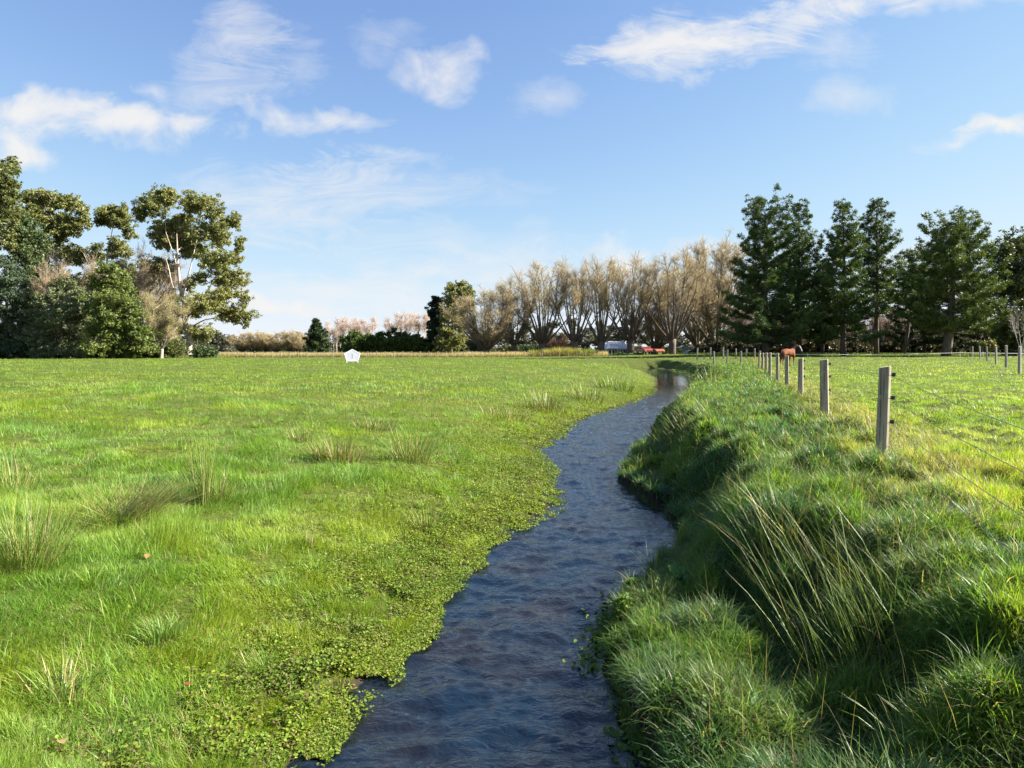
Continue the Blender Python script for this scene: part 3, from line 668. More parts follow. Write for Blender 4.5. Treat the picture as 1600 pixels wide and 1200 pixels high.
# ------------------------------------------------------------------ dry grass strip and tall clumps at the field end
def strips():
    mb = MB(); n = 42000
    px = rng.uniform(335, 950, n); y = rng.uniform(118, 123.5, n); x = wx(px, y); z = height(x, y)
    L = rng.uniform(.55, 1.05, n) * (.75 + .4 * fbm(x * .4, y, 131, 2)); W = rng.uniform(.03, .06, n)
    c = lerp(np.array([.40, .31, .19]), np.array([.50, .42, .27]), rng.random((n, 1))) * rng.uniform(.8, 1.15, (n, 1))
    blades(mb, np.stack([x, y, z], 1), L, W, rng.random(n) * 6.3, np.abs(rng.normal(.08, .1, n)), np.abs(rng.normal(.3, .2, n)), 2, c)
    o = mb.build('dry_reed_grass', M_grass); tag(o, 'strip of pale straw reeds along the far end of the left field', 'dry grass', kind='stuff')
    mb = MB(); n = 16000
    y = rng.uniform(112, 121, n); x = rng.uniform(-92, -48, n); z = height(x, y)
    c = lerp(np.array([.26, .24, .09]), np.array([.13, .19, .04]), rng.random((n, 1)))
    blades(mb, np.stack([x, y, z], 1), rng.uniform(.2, .65, n), rng.uniform(.03, .06, n), rng.random(n) * 6.3, np.abs(rng.normal(.1, .1, n)), np.abs(rng.normal(.4, .2, n)), 2, c)
    y = rng.uniform(100, 121, n); x = rng.uniform(30, 100, n); z = height(x, y)
    c = lerp(np.array([.14, .15, .04]), np.array([.08, .13, .03]), rng.random((n, 1)))
    blades(mb, np.stack([x, y, z], 1), rng.uniform(.1, .5, n), rng.uniform(.03, .06, n), rng.random(n) * 6.3, np.abs(rng.normal(.1, .1, n)), np.abs(rng.normal(.4, .2, n)), 2, c)
    o = mb.build('rank_grass', M_grass); tag(o, 'rough rank grass at the foot of the tree belts', 'grass', kind='stuff')
strips()
for px, h, wd, lab, cc in ((838, 1.5, 1.1, 'olive straw tussock leftmost under the willows', [RS, RG, RY_]), (862, 1.7, 1.2, 'golden pampas tussock second from left under the willows', [(.45, .36, .16), RS, RY_]), (878, 1.9, 1.3, 'tallest golden pampas tussock in the row', [(.48, .38, .17), RS, RY_]), (893, 1.8, 1.1, 'yellow pampas tussock right of the tallest one', [(.42, .35, .15), RY_, RS]), (912, 1.6, 1.1, 'green gold tussock beside the dark water tank', [RY_, RG, RS]), (926, 1.3, .9, 'dark green tussock at the right end of the row', [RG, RD, RY_])):
    Y = 119.5; x = wx(px, Y); o = MB(); n = 700
    a = rng.random(n) * 2 * PI; r = wd * np.sqrt(rng.random(n))
    c = np.array(cc)[rng.integers(0, len(cc), n)] * rng.uniform(.75, 1.25, (n, 1))
    blades(o, np.stack([r * np.cos(a), r * np.sin(a), 0 * a], 1), h * rng.uniform(.6, 1.1, n), rng.uniform(.03, .06, n), a, np.abs(rng.normal(.15, .1, n)), np.abs(rng.normal(.7, .3, n)), 3, c)
    ob = o.build('pampas_tussock', M_grass); ob.location = (x, Y, P(x, Y)); tag(ob, lab, 'tussock', 'tall tussocks in front of the willows')

# ------------------------------------------------------------------ trees
def cards(mb, P_, sx, sy, nrm_bias, col, r=None, direction=None):
    """leaf sprays: small rhombic faces"""
    r = r or rng; n = len(P_)
    nr = r.normal(0, 1, (n, 3)) + nrm_bias; nr /= np.linalg.norm(nr, axis=1)[:, None]
    ref = r.normal(0, 1, (n, 3)) if direction is None else direction
    u = np.cross(nr, ref); u /= np.linalg.norm(u, axis=1)[:, None] + 1e-9; v = np.cross(u, nr)
    sx = np.asarray(sx)[:, None]; sy = np.asarray(sy)[:, None]
    V = np.stack([P_ - v * sy, P_ + u * sx - v * sy * .1, P_ + v * sy, P_ - u * sx - v * sy * .1], 1).reshape(-1, 3)
    Q = np.arange(4 * n).reshape(-1, 4)
    mb.add(V, None, Q, np.repeat(col, 4, 0))

def grow(mb, nodes, targets, rbase, sides=6, wig=.12):
    nodes = list(nodes)
    for t in sorted(targets, key=lambda q: np.linalg.norm(np.array(q) - nodes[0][0])):
        t = np.array(t, float)
        best = min(nodes, key=lambda nd: np.linalg.norm(t - nd[0]) + 1.3 * max(0, nd[0][2] - t[2] + .12 * np.linalg.norm((t - nd[0])[:2])))
        a = best[0]; d = np.linalg.norm(t - a)
        c = a * .55 + t * .45 + np.array([0, 0, .12 * d]) + rng.normal(0, wig * d * .4, 3)
        s = np.linspace(0, 1, 7)[:, None]
        p = (1 - s) ** 2 * a + 2 * s * (1 - s) * c + s ** 2 * t + rng.normal(0, .015 * d, (7, 3)) * np.sin(PI * s)
        r0 = min(best[1] * .72, rbase * (.10 + .055 * d)); r1 = max(.025, r0 * .3)
        mb.tube(p, np.linspace(r0, r1, 7), sides)
        for k in (2, 4, 5): nodes.append((p[k], r0 + (r1 - r0) * k / 6))
    return nodes

def foliage(mb, blobs, dens, leaf, cols, up=.5, flat=.75, hollow=.55, sub=9, twigs=None, droop=.25, slim=.42):
    """blobs: (x,y,z,rx,rz). every crown mass is a fan of twigs that carry small ragged leaf sprays"""
    for (x, y, z, rx, rz) in blobs:
        nb = max(6, int(3.7 * sub * (rx / 2.2) ** 1.25)); hue = rng.random(); base = np.array([x, y, z - .55 * rz])
        for k in range(nb):
            d = rng.normal(0, 1, 3); d[2] = d[2] * .9 + up; d /= np.linalg.norm(d)
            end = np.array([x, y, z]) + d * np.array([rx, rx, rz]) * (rng.uniform(.55, 1.12) if rng.random() < .85 else rng.uniform(1.1, 1.3))
            mid = (base + end) / 2 + np.array([0, 0, .10 * rz]) + rng.normal(0, .08 * rx, 3)
            if twigs is not None and k % 2 == 0: twigs.tube([base, mid, end], [.045, .03, .012], 3, cap=False)
            nc = rng.integers(2, 5)
            for t in (rng.uniform(.45, 1.05, nc) if nc > 2 else (1.0, .7)):
                c = (1 - t) ** 2 * base + 2 * t * (1 - t) * mid + t * t * end + rng.normal(0, .13 * rx, 3) * np.array([1, 1, .6])
                cr = rng.uniform(.26, .62) * min(1.25, .45 + rx * .30); n = int(dens * cr * cr * 5.5 * rng.uniform(.6, 1.2)) + 3
                q = rng.normal(0, 1, (n, 3)); q /= np.linalg.norm(q, axis=1)[:, None]
                q = c + q * (cr * rng.random(n) ** .5)[:, None] * np.array([1, 1, flat]) * rng.uniform(.7, 1.3, 3)
                b_ = lerp(np.array(cols[0]), np.array(cols[1]), np.clip(hue * .5 + rng.random() * .6, 0, 1))
                cc = b_ * rng.uniform(.65, 1.3, (n, 1)); s = leaf * .62 * rng.uniform(.5, 1.35, n)
                dr_ = rng.normal(0, 1, (n, 3)); dr_[:, 2] -= droop * 3
                cards(mb, q, s * slim, s, np.array([0, 0, .4]), cc)

def blob_tree(name, label, Y, base_px, trunk_px, blobs_px, dens, leaf, cols, bark, r0, cat='tree', group=None, depth=.7, up=.5, flat=.75, sub=9, extra=(), zbase=None, hollow=.55):
    """tree whose crown masses stand where the photo shows them, each with its own depth"""
    X0 = wx(base_px, Y); Z0 = P(X0, Y) if zbase is None else zbase
    t = empty(name, (X0, Y, Z0)); tag(t, label, cat, group)
    W = (max(b[0] for b in blobs_px) - min(b[0] for b in blobs_px)) * Y / F
    tr = MB(); pts = [np.array([wx(a, Y) - X0, 0, wz(b, Y) - Z0]) for a, b in trunk_px]
    pts[0][2] = -.3
    for i in range(1, len(pts)): pts[i][1] = rng.normal(0, .05 * W)
    rad = np.linspace(r0, r0 * .08, len(pts))
    pp = np.vstack([np.array([np.interp(np.linspace(0, len(pts) - 1, 4 * len(pts)), range(len(pts)), [p[k] for p in pts]) for k in range(3)]).T])
    rr = np.interp(np.linspace(0, 1, len(pp)), np.linspace(0, 1, len(rad)), rad); rr[0] *= 1.45; rr[1] *= 1.15
    tr.tube(pp, rr, 9)
    nodes = [(p, r) for p, r in zip(pp[2:], rr[2:])]
    blobs = []
    for b in blobs_px:
        x = wx(b[0], Y) - X0
        dy = b[4] * W if len(b) > 4 else rng.uniform(-.5, .5) * W * depth * math.sqrt(max(.15, 1 - min(1, (2 * x / max(W, .1)) ** 2) * .7))
        x = wx(b[0], Y + dy) - X0; z = wz(b[1], Y + dy) - Z0; rx = 1.07 * b[2] * (Y + dy) / F; rz = 1.07 * b[3] * (Y + dy) / F
        blobs.append((x, dy, z, rx, rz))
    tips = []
    for (x, y, z, rx, rz) in blobs:
        tips.append((x, y, z - .2 * rz))
        for k in range(2): tips.append((x + rng.uniform(-.7, .7) * rx, y + rng.uniform(-.7, .7) * rx, z + rng.uniform(0, .6) * rz))
    for path, re_ in extra:
        q = np.array([[wx(a, Y) - X0, rng.normal(0, .02 * W), wz(b, Y) - Z0] for a, b in path]); q[0, 1] = 0
        u = np.linspace(0, len(q) - 1, 12); qq = np.stack([np.interp(u, range(len(q)), q[:, k]) for k in range(3)], 1); r_ = np.linspace(re_, re_ * .07, 12)
        tr.tube(qq, r_, 7); nodes += [(p, r) for p, r in zip(qq[3::2], r_[3::2])]
    grow(tr, nodes, tips, r0)
    cr = MB(); foliage(cr, blobs, dens, leaf, cols, up, flat, hollow, sub, tr); tr.build('trunk', bark, t, True); cr.build('crown', M_leaf, t)
    return t

# big gum: coordinates read in an enlarged view, converted to photo pixels
def cv(l): return [(q[0] * .2917, 230 + q[1] * .2917, q[2] * .2917, q[3] * .2917) + tuple(q[4:]) for q in l]
def cp(l): return [(a * .2917, 230 + b * .2917) for a, b in l]
GUM = [(.125, .145, .038), (.25, .245, .085)]
blob_tree('gum_tree', 'large spreading gum tree with pale trunk standing at the right end of the left grove', 118, 297,
    cp([(1015, 1120), (1005, 1020), (985, 930), (962, 840), (968, 740), (966, 640), (948, 540), (930, 450)]),
    cv([(885, 268, 75, 48), (800, 330, 85, 62, .12), (760, 375, 45, 35, .1), (1060, 315, 105, 55), (1140, 360, 50, 40), (1225, 400, 62, 48), (950, 460, 110, 62, .2), (1010, 545, 95, 62, .25), (890, 510, 80, 62, .2), (1275, 530, 42, 42), (1150, 465, 90, 55), (1190, 510, 50, 40), (1160, 610, 95, 70), (1262, 605, 38, 42), (1225, 705, 92, 66), (1085, 845, 112, 58), (1300, 805, 48, 42), (1255, 900, 95, 45), (1318, 940, 28, 50), (845, 650, 80, 58, .2), (1010, 740, 48, 36, .25), (985, 385, 60, 25, .3), (1005, 985, 70, 40, .3), (870, 430, 50, 28, .3), (1010, 890, 60, 36, .3), (1175, 790, 62, 40), (1090, 1000, 60, 50), (1070, 700, 40, 30)]),
    22, .34, GUM, M_bark_gum, .60, group='gums of the left grove', extra=[([(280, 476), (268, 445), (263, 420), (254, 385)], .19), ([(284, 466), (298, 420), (306, 385), (314, 345)], .18), ([(288, 505), (312, 470), (334, 440), (352, 402)], .19), ([(282, 440), (272, 400), (258, 360), (262, 315)], .14), ([(292, 515), (320, 500), (350, 495), (372, 490)], .15)])
blob_tree('gum_tree', 'slender gum tree with open crown rising between the brown bare trees', 128, 172,
    [(172, 556), (170, 470), (168, 400), (176, 350)], cv([(600, 360, 70, 38), (660, 350, 55, 38), (560, 400, 50, 30), (640, 410, 60, 30), (690, 460, 40, 40), (620, 520, 45, 45), (650, 560, 60, 50)]), 20, .34, GUM, M_bark_gum, .45, group='gums of the left grove')
blob_tree('gum_tree', 'broad domed gum tree second from the left edge of the grove', 124, 75,
    [(75, 556), (72, 470), (70, 400), (66, 340)], cv([(170, 290, 75, 45), (250, 285, 70, 45), (320, 300, 60, 48), (380, 310, 50, 40), (430, 360, 50, 60), (150, 370, 80, 50), (240, 380, 90, 45), (330, 420, 90, 55), (400, 430, 60, 50), (120, 450, 70, 60), (460, 400, 30, 35), (290, 480, 60, 50), (110, 540, 60, 70), (180, 560, 90, 60)]), 20, .36, GUM, M_bark_gum, .6, group='gums of the left grove')
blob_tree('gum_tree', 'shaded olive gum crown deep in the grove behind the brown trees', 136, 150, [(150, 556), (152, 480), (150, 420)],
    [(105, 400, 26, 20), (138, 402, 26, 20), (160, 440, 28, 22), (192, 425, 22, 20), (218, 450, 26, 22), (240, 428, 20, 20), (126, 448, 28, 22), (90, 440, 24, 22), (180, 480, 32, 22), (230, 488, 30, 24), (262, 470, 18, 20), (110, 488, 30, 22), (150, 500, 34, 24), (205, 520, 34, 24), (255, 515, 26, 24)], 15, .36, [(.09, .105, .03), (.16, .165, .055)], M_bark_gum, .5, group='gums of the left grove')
blob_tree('gum_tree', 'tallest gum tree cut by the left edge of the photo', 112, -25,
    [(-25, 556), (-22, 450), (-15, 350), (-5, 290)], cv([(60, 100, 45, 40), (20, 150, 70, 50), (-60, 130, 80, 60), (50, 220, 60, 50), (-30, 240, 90, 60), (20, 310, 80, 60), (-120, 320, 100, 80), (40, 390, 60, 60), (-60, 450, 90, 80), (20, 500, 60, 60), (-160, 480, 90, 90)]), 20, .36, [(.095, .12, .034), (.17, .18, .06)], M_bark_gum, .7, group='gums of the left grove')
GRN = 'evergreens of the left grove'
blob_tree('cypress_tree', 'dark blue green cypress at the left edge of the grove', 108, 12, [(12, 557), (10, 480), (8, 415)],
    [(8, 412, 12, 18), (12, 440, 20, 20), (0, 460, 26, 22), (22, 470, 20, 20), (8, 495, 34, 20), (28, 515, 20, 18), (-12, 520, 30, 24), (14, 540, 36, 18), (-20, 550, 30, 16), (34, 548, 16, 14)], 18, .32, [(.06, .095, .055), (.115, .15, .085)], M_bark_dark, .4, group=GRN, hollow=.7)
blob_tree('cypress_tree', 'soft grey green feathery evergreen towards the middle of the grove', 106, 96, [(96, 558), (97, 500), (98, 450)],
    [(100, 448, 18, 14), (115, 462, 22, 18), (86, 470, 22, 18), (104, 490, 32, 22), (74, 500, 26, 22), (124, 500, 20, 22), (92, 525, 36, 24), (60, 530, 22, 22), (122, 535, 26, 22), (80, 550, 34, 14), (140, 552, 22, 12)], 18, .30, [(.10, .13, .055), (.19, .21, .10)], M_bark_dark, .35, group=GRN)
blob_tree('cypress_tree', 'tall narrow green evergreen behind the cypress at the left', 116, 46, [(46, 557), (45, 460), (45, 380)],
    [(45, 352, 16, 16), (38, 372, 22, 18), (58, 380, 20, 20), (44, 402, 28, 20), (62, 420, 16, 20), (34, 430, 22, 20), (52, 450, 28, 22), (44, 480, 30, 24), (48, 515, 30, 24)], 18, .32, [(.07, .11, .04), (.13, .17, .065)], M_bark_dark, .4, group=GRN)
blob_tree('cedar_tree', 'bright green conical evergreen in front of the brown bare trees', 104, 178, [(178, 558), (176, 480), (170, 415)],
    [(168, 418, 14, 16), (180, 432, 18, 16), (160, 445, 22, 18), (190, 455, 22, 18), (172, 470, 28, 20), (148, 480, 20, 18), (206, 490, 20, 20), (180, 500, 30, 20), (156, 512, 24, 20), (208, 522, 26, 20), (180, 530, 26, 18), (222, 545, 20, 12), (160, 545, 26, 14), (195, 550, 26, 10)], 18, .30, [(.085, .125, .026), (.18, .215, .052)], M_bark_dark, .35, group=GRN)
for px, py, rx, ry, c0, lab in ((20, 548, 30, 14, (.05, .085, .03), 'low dark bush leftmost at the foot of the grove'), (70, 548, 26, 14, (.07, .085, .025), 'low olive bush at the foot of the grove'), (118, 549, 24, 14, (.045, .085, .045), 'low blue green bush at the foot of the feathery evergreen'), (160, 549, 22, 12, (.06, .09, .025), 'small shaded bush left of the conical evergreen trunk'), (228, 547, 26, 16, (.05, .08, .022), 'dark green bush right of the conical evergreen'), (262, 546, 24, 16, (.09, .105, .03), 'olive bush left of the large gum trunk'), (318, 550, 18, 9, (.045, .07, .022), 'small dark bush right of the large gum trunk')):
    Y = 110; blob_tree('bush', lab, Y, px, [(px, 558), (px, py)], [(px, py, rx, ry), (px - rx * .6, py + 3, rx * .5, ry * .6), (px + rx * .6, py + 2, rx * .5, ry * .7)], 18, .28, [c0, tuple(1.6 * v for v in c0)], M_bark_dark, .15, 'bush', 'bushes under the left grove', up=.3)

# ---- bare trees
TAN = np.array([.47, .36, .175]); TAN2 = np.array([.36, .295, .175]); LIMB = np.array([.13, .105, .08])
def bare(seed, H, spread, nl, nsec, ntw, trunk_h, r0, upright=.75, twig=1.1, twr=.0135, tcol=(TAN, TAN2), lcol=LIMB, ulo=.40, vase=1.45, dome=.30):
    g = np.random.default_rng(seed); T = MB(); C = MB()
    T.tube([(0, 0, -.4), (0, 0, .1), (.05, 0, trunk_h * .6), (0, .03, trunk_h)], [r0 * 1.35, r0 * 1.05, r0, r0 * 1.1], 9, col=lcol)
    for i in range(nl):
        a = i * 2 * PI / nl + g.uniform(-.35, .35); out = spread * (.12 + .88 * math.sqrt(g.random())); h = H * .95 * g.uniform(.86, 1.0) * (1 - dome * (out / spread) ** 2.2)
        s = np.linspace(0, 1, 11)
        rad = out * (1 - (1 - s) ** vase) ; z = trunk_h * .85 + (h - trunk_h * .85) * s ** (1.22 - .15 * upright)
        wob = np.cumsum(g.normal(0, .013 * H, (11, 2)), 0) * s[:, None]
        p = np.column_stack([rad * math.cos(a) + wob[:, 0] + .4 * r0 * math.cos(a), rad * math.sin(a) + wob[:, 1] + .4 * r0 * math.sin(a), z])
        rr = r0 * .30 * (1 - s) ** 1.2 + .018; T.tube(p, rr, 5, col=lcol)
        for j in range(nsec):
            u = ulo + (1 - ulo) * g.random() ** .62; q = np.array([np.interp(u, s, p[:, k]) for k in range(3)])
            aa = a + g.normal(0, 1.2); L = H * g.uniform(.07, .17) * (1.15 - .45 * u); el = g.uniform(.2, 1.25)
            d = np.array([math.cos(aa) * math.cos(el), math.sin(aa) * math.cos(el), math.sin(el)])
            t = np.linspace(0, 1, 5)[:, None]; b = q + d * L * t + np.array([0, 0, .12 * L]) * t ** 2 + g.normal(0, .02 * L, (5, 3)) * t
            T.tube(b, np.linspace(max(.02, r0 * .10 * (1 - u) + .02), .012, 5), 4, cap=False, col=lcol * (1 + .5 * g.random()))
            m = ntw; uu = g.uniform(.1, 1, m)
            o = np.stack([np.interp(uu, t[:, 0], b[:, k]) for k in range(3)], 1)
            az = g.random(m) * 2 * PI; ee = g.uniform(.1, 1.4, m); l = twig * g.uniform(.45, 1.15, m)
            dd = np.stack([np.cos(az) * np.cos(ee), np.sin(az) * np.cos(ee), np.sin(ee)], 1)
            w = np.cross(dd, g.normal(0, 1, (m, 3))); w /= np.linalg.norm(w, axis=1)[:, None]; v = np.cross(dd, w)
            mid = o + dd * (l * .55)[:, None] + g.normal(0, .06, (m, 3)); end = o + dd * l[:, None] + np.array([0, 0, .10]) * l[:, None] + g.normal(0, .14, (m, 3))
            R = twr
            V = np.stack([o + w * R, o - w * R * .5 + v * R * .87, o - w * R * .5 - v * R * .87, mid + w * R * .8, mid - w * R * .4 + v * R * .7, mid - w * R * .4 - v * R * .7, end], 1)
            Qd = np.array([[0, 1, 4, 3], [1, 2, 5, 4], [2, 0, 3, 5]]); Td = np.array([[3, 4, 6], [4, 5, 6], [5, 3, 6]])
            n0 = (np.arange(m) * 7)[:, None, None]
            cc = lerp(tcol[0], tcol[1], g.random((m, 1))) * g.uniform(.75, 1.2, (m, 1))
            C.add(V.reshape(-1, 3), (n0 + Td).reshape(-1, 3), (n0 + Qd).reshape(-1, 4), np.repeat(cc, 7, 0))
    return T, C
def bare_thing(name, TC, bark=M_twig):
    t = empty(name); TC[0].build('trunk', bark, t, True); TC[1].build('crown', M_twig, t); return t
def place(t, px, Y, py_top, H, label, cat, group, rz=0, wid=1.0, zb=None, used=[]):
    o = t if t.name not in used else copy_tree(t)
    used.append(t.name)
    x = wx(px, Y); z = P(x, Y) if zb is None else zb
    s = (wz(py_top, Y) - z) / H
    o.location = (x, Y, z); o.rotation_euler = (0, 0, rz); o.scale = (s * wid, s * wid, s)
    tag(o, label, cat, group); return o
w1 = bare_thing('willow_tree', bare(1, 15, 5.0, 18, 20, 17, 2.3, .52, twr=.0115))
w2 = bare_thing('willow_tree', bare(2, 15, 4.6, 17, 20, 17, 2.1, .5, twr=.0115))
w3 = bare_thing('willow_tree', bare(3, 15, 5.6, 24, 22, 24, 1.6, .5, twr=.013, upright=.3, ulo=.15, vase=1.2, dome=.4))
WG = 'row of bare pollarded willows'
place(w3, 760, 128, 455, 13.4, 'low rounded brown willow at the left end of the willow row', 'tree', WG, .3, 1.35)
place(w1, 803, 131, 438, 13.4, 'bare willow second from the left in the row', 'tree', WG, 1.1, .9)
place(w2, 848, 131, 416, 13.4, 'wide vase shaped bare willow third from the left in the row', 'tree', WG, 2.0, 1.12)
place(w1, 898, 131, 413, 13.4, 'bare willow fourth from the left in the row, behind the golden tussocks', 'tree', WG, 2.6, .86)
place(w2, 940, 132, 408, 13.4, 'slim bare willow standing just left of the cottage roof', 'tree', WG, 4.1, .85)
place(w1, 985, 133, 404, 13.4, 'bare willow rising in front of the cottage right end', 'tree', WG, .2, .95)
place(w2, 1050, 131, 400, 13.4, 'bare willow with pale trunk just right of the orange red car', 'tree', WG, 5.2, 1.0)
place(w3, 1024, 138, 445, 13.4, 'short olive brown willow behind the parked car', 'tree', WG, 1.4, 1.0)
place(w3, 1120, 142, 376, 13.4, 'tallest dense brown tree behind the left edge of the pines', 'tree', WG, 2.2, .98)
place(w3, 1090, 150, 405, 13.4, 'dense brown tree between the last willow and the pines', 'tree', WG, 3.7, .8)
BT = 'brown bare trees inside the left grove'
b1_ = bare_thing('bare_tree', bare(5, 14, 4.6, 16, 16, 24, 5.5, .3, upright=.3, ulo=.3, vase=1.1, dome=.45, tcol=(np.array([.36, .26, .15]), np.array([.28, .22, .14])), lcol=np.array([.42, .37, .29])))
place(b1_, 118, 112, 372, 14, 'bare brown tree with pale limbs in the middle of the grove', 'tree', BT, .4, .85)
place(b1_, 226, 121, 362, 14, 'bare reddish tree left of the large gum', 'tree', BT, 2.0, .8)
b2_ = bare_thing('bare_tree', bare(6, 10, 4.2, 16, 16, 32, 1.5, .25, upright=.2, ulo=.15, vase=1.1, dome=.5, tcol=(np.array([.26, .22, .09]), np.array([.30, .25, .13])), lcol=np.array([.38, .34, .27])))
place(b2_, 252, 108, 448, 10, 'pale olive thinly leaved tree in front of the large gum trunk', 'tree', BT, .4, .95)
place(b2_, 60, 109, 478, 10, 'pinkish grey bare sapling between the dark cypress and feathery evergreen', 'tree', BT, 2.5, .6)
# far willows and poplars
FW = 'low tan willows beyond the left field'
for px, pt, wd, lab in ((378, 517, 1.0, 'leftmost low tan willow next to the gum'), (398, 514, 1.2, 'rounded tan willow second from the gum'), (413, 518, .9, 'small tan willow third from the gum'), (432, 516, 1.1, 'thin tan willow fourth from the gum'), (452, 512, 1.0, 'reddish bare willow fifth from the gum'), (468, 518, .9, 'narrow bare willow just left of the lone conifer')):
    place(w3, px, 175, pt, 15, lab, 'tree', FW, px * .7, 1.5 * wd, zb=.9)
pop = bare_thing('poplar_tree', bare(8, 14, 1.1, 4, 16, 9, 3.5, .16, upright=1.0, twig=1.5, twr=.02, tcol=(np.array([.46, .33, .26]), np.array([.5, .38, .3])), lcol=np.array([.5, .42, .34])))
ords = ['first', 'second', 'third', 'fourth', 'fifth', 'sixth', 'seventh', 'eighth', 'ninth', 'tenth', 'eleventh', 'twelfth', 'thirteenth']
for i in range(13):
    place(pop, 516 + i * 5.2 + random.uniform(-1, 1), 205 + random.uniform(-6, 6), 486 + random.uniform(-2, 8) + (7 if i < 2 else 0), 14, 'bare reddish poplar, %s counting from the lone conifer' % ords[i], 'tree', 'bare poplars right of the lone conifer', i * 1.3, 1.0, zb=.9)
for i in range(12):
    place(pop, 608 + i * 6.1 + random.uniform(-1, 1), 210 + random.uniform(-6, 6), 478 + random.uniform(-1, 10) + (8 if i < 2 else 0), 14, 'bare poplar above the green shelter belt, %s from the left' % ords[i], 'tree', 'bare poplars above the green shelter belt', i * 1.7, .9, zb=.9)
# thicket behind the pines
b3_ = bare_thing('bare_shrub', bare(9, 8, 3.2, 16, 14, 24, .4, .14, upright=.3, twig=1.1, ulo=.1, vase=1.1, dome=.4, tcol=(np.array([.22, .16, .12]), np.array([.30, .22, .16])), lcol=np.array([.16, .13, .11])))
for i, (px, pt) in enumerate(((1170, 470), (1205, 490), (1240, 485), (1280, 480), (1315, 490), (1350, 478), (1385, 485), (1410, 474), (1440, 490), (1475, 500), (1520, 505), (1560, 498), (1600, 505))):
    place(b3_, px, 127 + (i % 3) * 3, pt, 8, 'dull brown bare shrub behind the pine trunks, %s counting from the horse end' % ords[i], 'shrub', 'bare thicket behind the pines', i * 1.1, 1.1)
rs = bare_thing('bare_shrub', bare(10, 6, 3.0, 14, 12, 30, .4, .14, upright=.2, twig=1.0, ulo=.1, vase=1.1, dome=.5, tcol=(np.array([.36, .20, .12]), np.array([.30, .19, .13])), lcol=np.array([.2, .14, .11])))
place(rs, 873, 136, 520, 6, 'russet bare shrub between the third and fourth willows', 'shrub', None, .5, 1.5)

# ---- conifers
def pine(name, label, px, Y, py_top, spread_px, prof, nwh, seed, r0=.4, clear=.12, lean=0.0, cols=((.038, .074, .022), (.125, .17, .042)), group=None, leaf=.29, dens=1.0, bark=None, droop=0.0, fork=False, cut=None):
    g = np.random.default_rng(seed); X = wx(px, Y); Z = P(X, Y); H = wz(py_top, Y) - Z; R = spread_px * Y / F
    t = empty(name, (X, Y, Z)); tag(t, label, 'tree', group)
    T = MB(); C = MB(); s = np.linspace(0, 1, 12); bend = lean * H
    tp = np.column_stack([bend * (s ** .7) + .05 * np.sin(s * 7 + seed), .05 * np.cos(s * 6), H * .935 * s]); tp[0, 2] = -.3
    T.tube(tp, r0 * (1 - s) ** .9 + .03, 8)
    P_, D_, K_ = [], [], []
    for w in range(nwh):
        f = clear + (1 - clear) * (max(0, w + g.uniform(-.3, .3)) / nwh) ** .92; f = min(max(f, clear * .8), .985)
        nb = g.integers(5, 7) if f < .85 else 4; a0 = g.random() * 6.28
        for b in range(nb):
            Lr = np.interp(f, prof[0], prof[1]) * R * g.uniform(.55, 1.12)
            if g.random() < .12 and f < .7: Lr *= 1.3
            a = a0 + b * 2 * PI / nb + g.normal(0, .25)
            if cut and g.random() < cut: continue
            o = np.array([np.interp(f, s, tp[:, k]) for k in range(3)])
            rise = np.interp(f, [0, .4, .75, 1], [-.12 - droop, .10, .45, 1.2]) + g.normal(0, .10)
            u = np.linspace(0, 1, 7)
            br = np.column_stack([o[0] + np.cos(a) * Lr * u, o[1] + np.sin(a) * Lr * u, o[2] + Lr * (rise * u + .22 * u ** 2.2 - .05 * np.sin(u * 3))])
            T.tube(br, np.linspace(max(.03, r0 * .22 * (1 - f)), .02, 7), 4, cap=False)
            nt2 = max(3, int(Lr * 3.3))
            for k in range(nt2):
                uu = g.uniform(.28, 1.0) if k else 1.0; c = np.array([np.interp(uu, u, br[:, q]) for q in range(3)])
                off = Lr * .30 * (1.05 - uu) * g.uniform(-1, 1) + g.normal(0, .12); c = c + np.array([-math.sin(a) * off, math.cos(a) * off, abs(g.normal(0, .14)) * 1.2])
                cr = g.uniform(.32, .66) * (1.0 if Lr > 1.5 else .85); n = int(80 * dens * cr / .5)
                d = g.normal(0, 1, (n, 3)); d[:, 2] = d[:, 2] * .55 + .30; d += .5 * np.array([math.cos(a), math.sin(a), .2]); d /= np.linalg.norm(d, axis=1)[:, None]
                P_.append(c + d * (cr * g.uniform(.3, 1.0, n))[:, None]); D_.append(d)
                base = lerp(np.array(cols[0]), np.array(cols[1]), np.clip(g.normal(.5, .28), 0, 1)); K_.append(base * g.uniform(.75, 1.3, (n, 1)))
    P_ = np.vstack(P_); D_ = np.vstack(D_); K_ = np.vstack(K_); n = len(P_)
    sz = leaf * g.uniform(.55, 1.1, n)
    nr = np.cross(D_, g.normal(0, 1, (n, 3))); nr /= np.linalg.norm(nr, axis=1)[:, None]; q = np.cross(D_, nr)
    sz = sz[:, None]; V = np.stack([P_ - D_ * sz * .45, P_ + q * sz * .17, P_ + D_ * sz * .6, P_ - q * sz * .17], 1).reshape(-1, 3)
    C.add(V, None, np.arange(4 * n).reshape(-1, 4), np.repeat(K_, 4, 0))
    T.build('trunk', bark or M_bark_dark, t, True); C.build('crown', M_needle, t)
    return t
PG = 'pines beside the horse paddock'
pr1 = ([0, .12, .3, .5, .7, .88, .96, 1], [.85, 1.0, .82, .56, .46, .38, .32, .15])
pr2 = ([0, .12, .3, .5, .7, .85, .95, 1], [.9, 1.15, 1.05, .78, .54, .34, .20, .08])
prs = ([0, .15, .35, .55, .75, .9, 1], [.3, .6, 1.0, 1.0, .78, .46, .12])
prr = ([0, .1, .25, .45, .65, .82, .93, 1], [.5, .85, 1.0, 1.0, .85, .55, .4, .15])
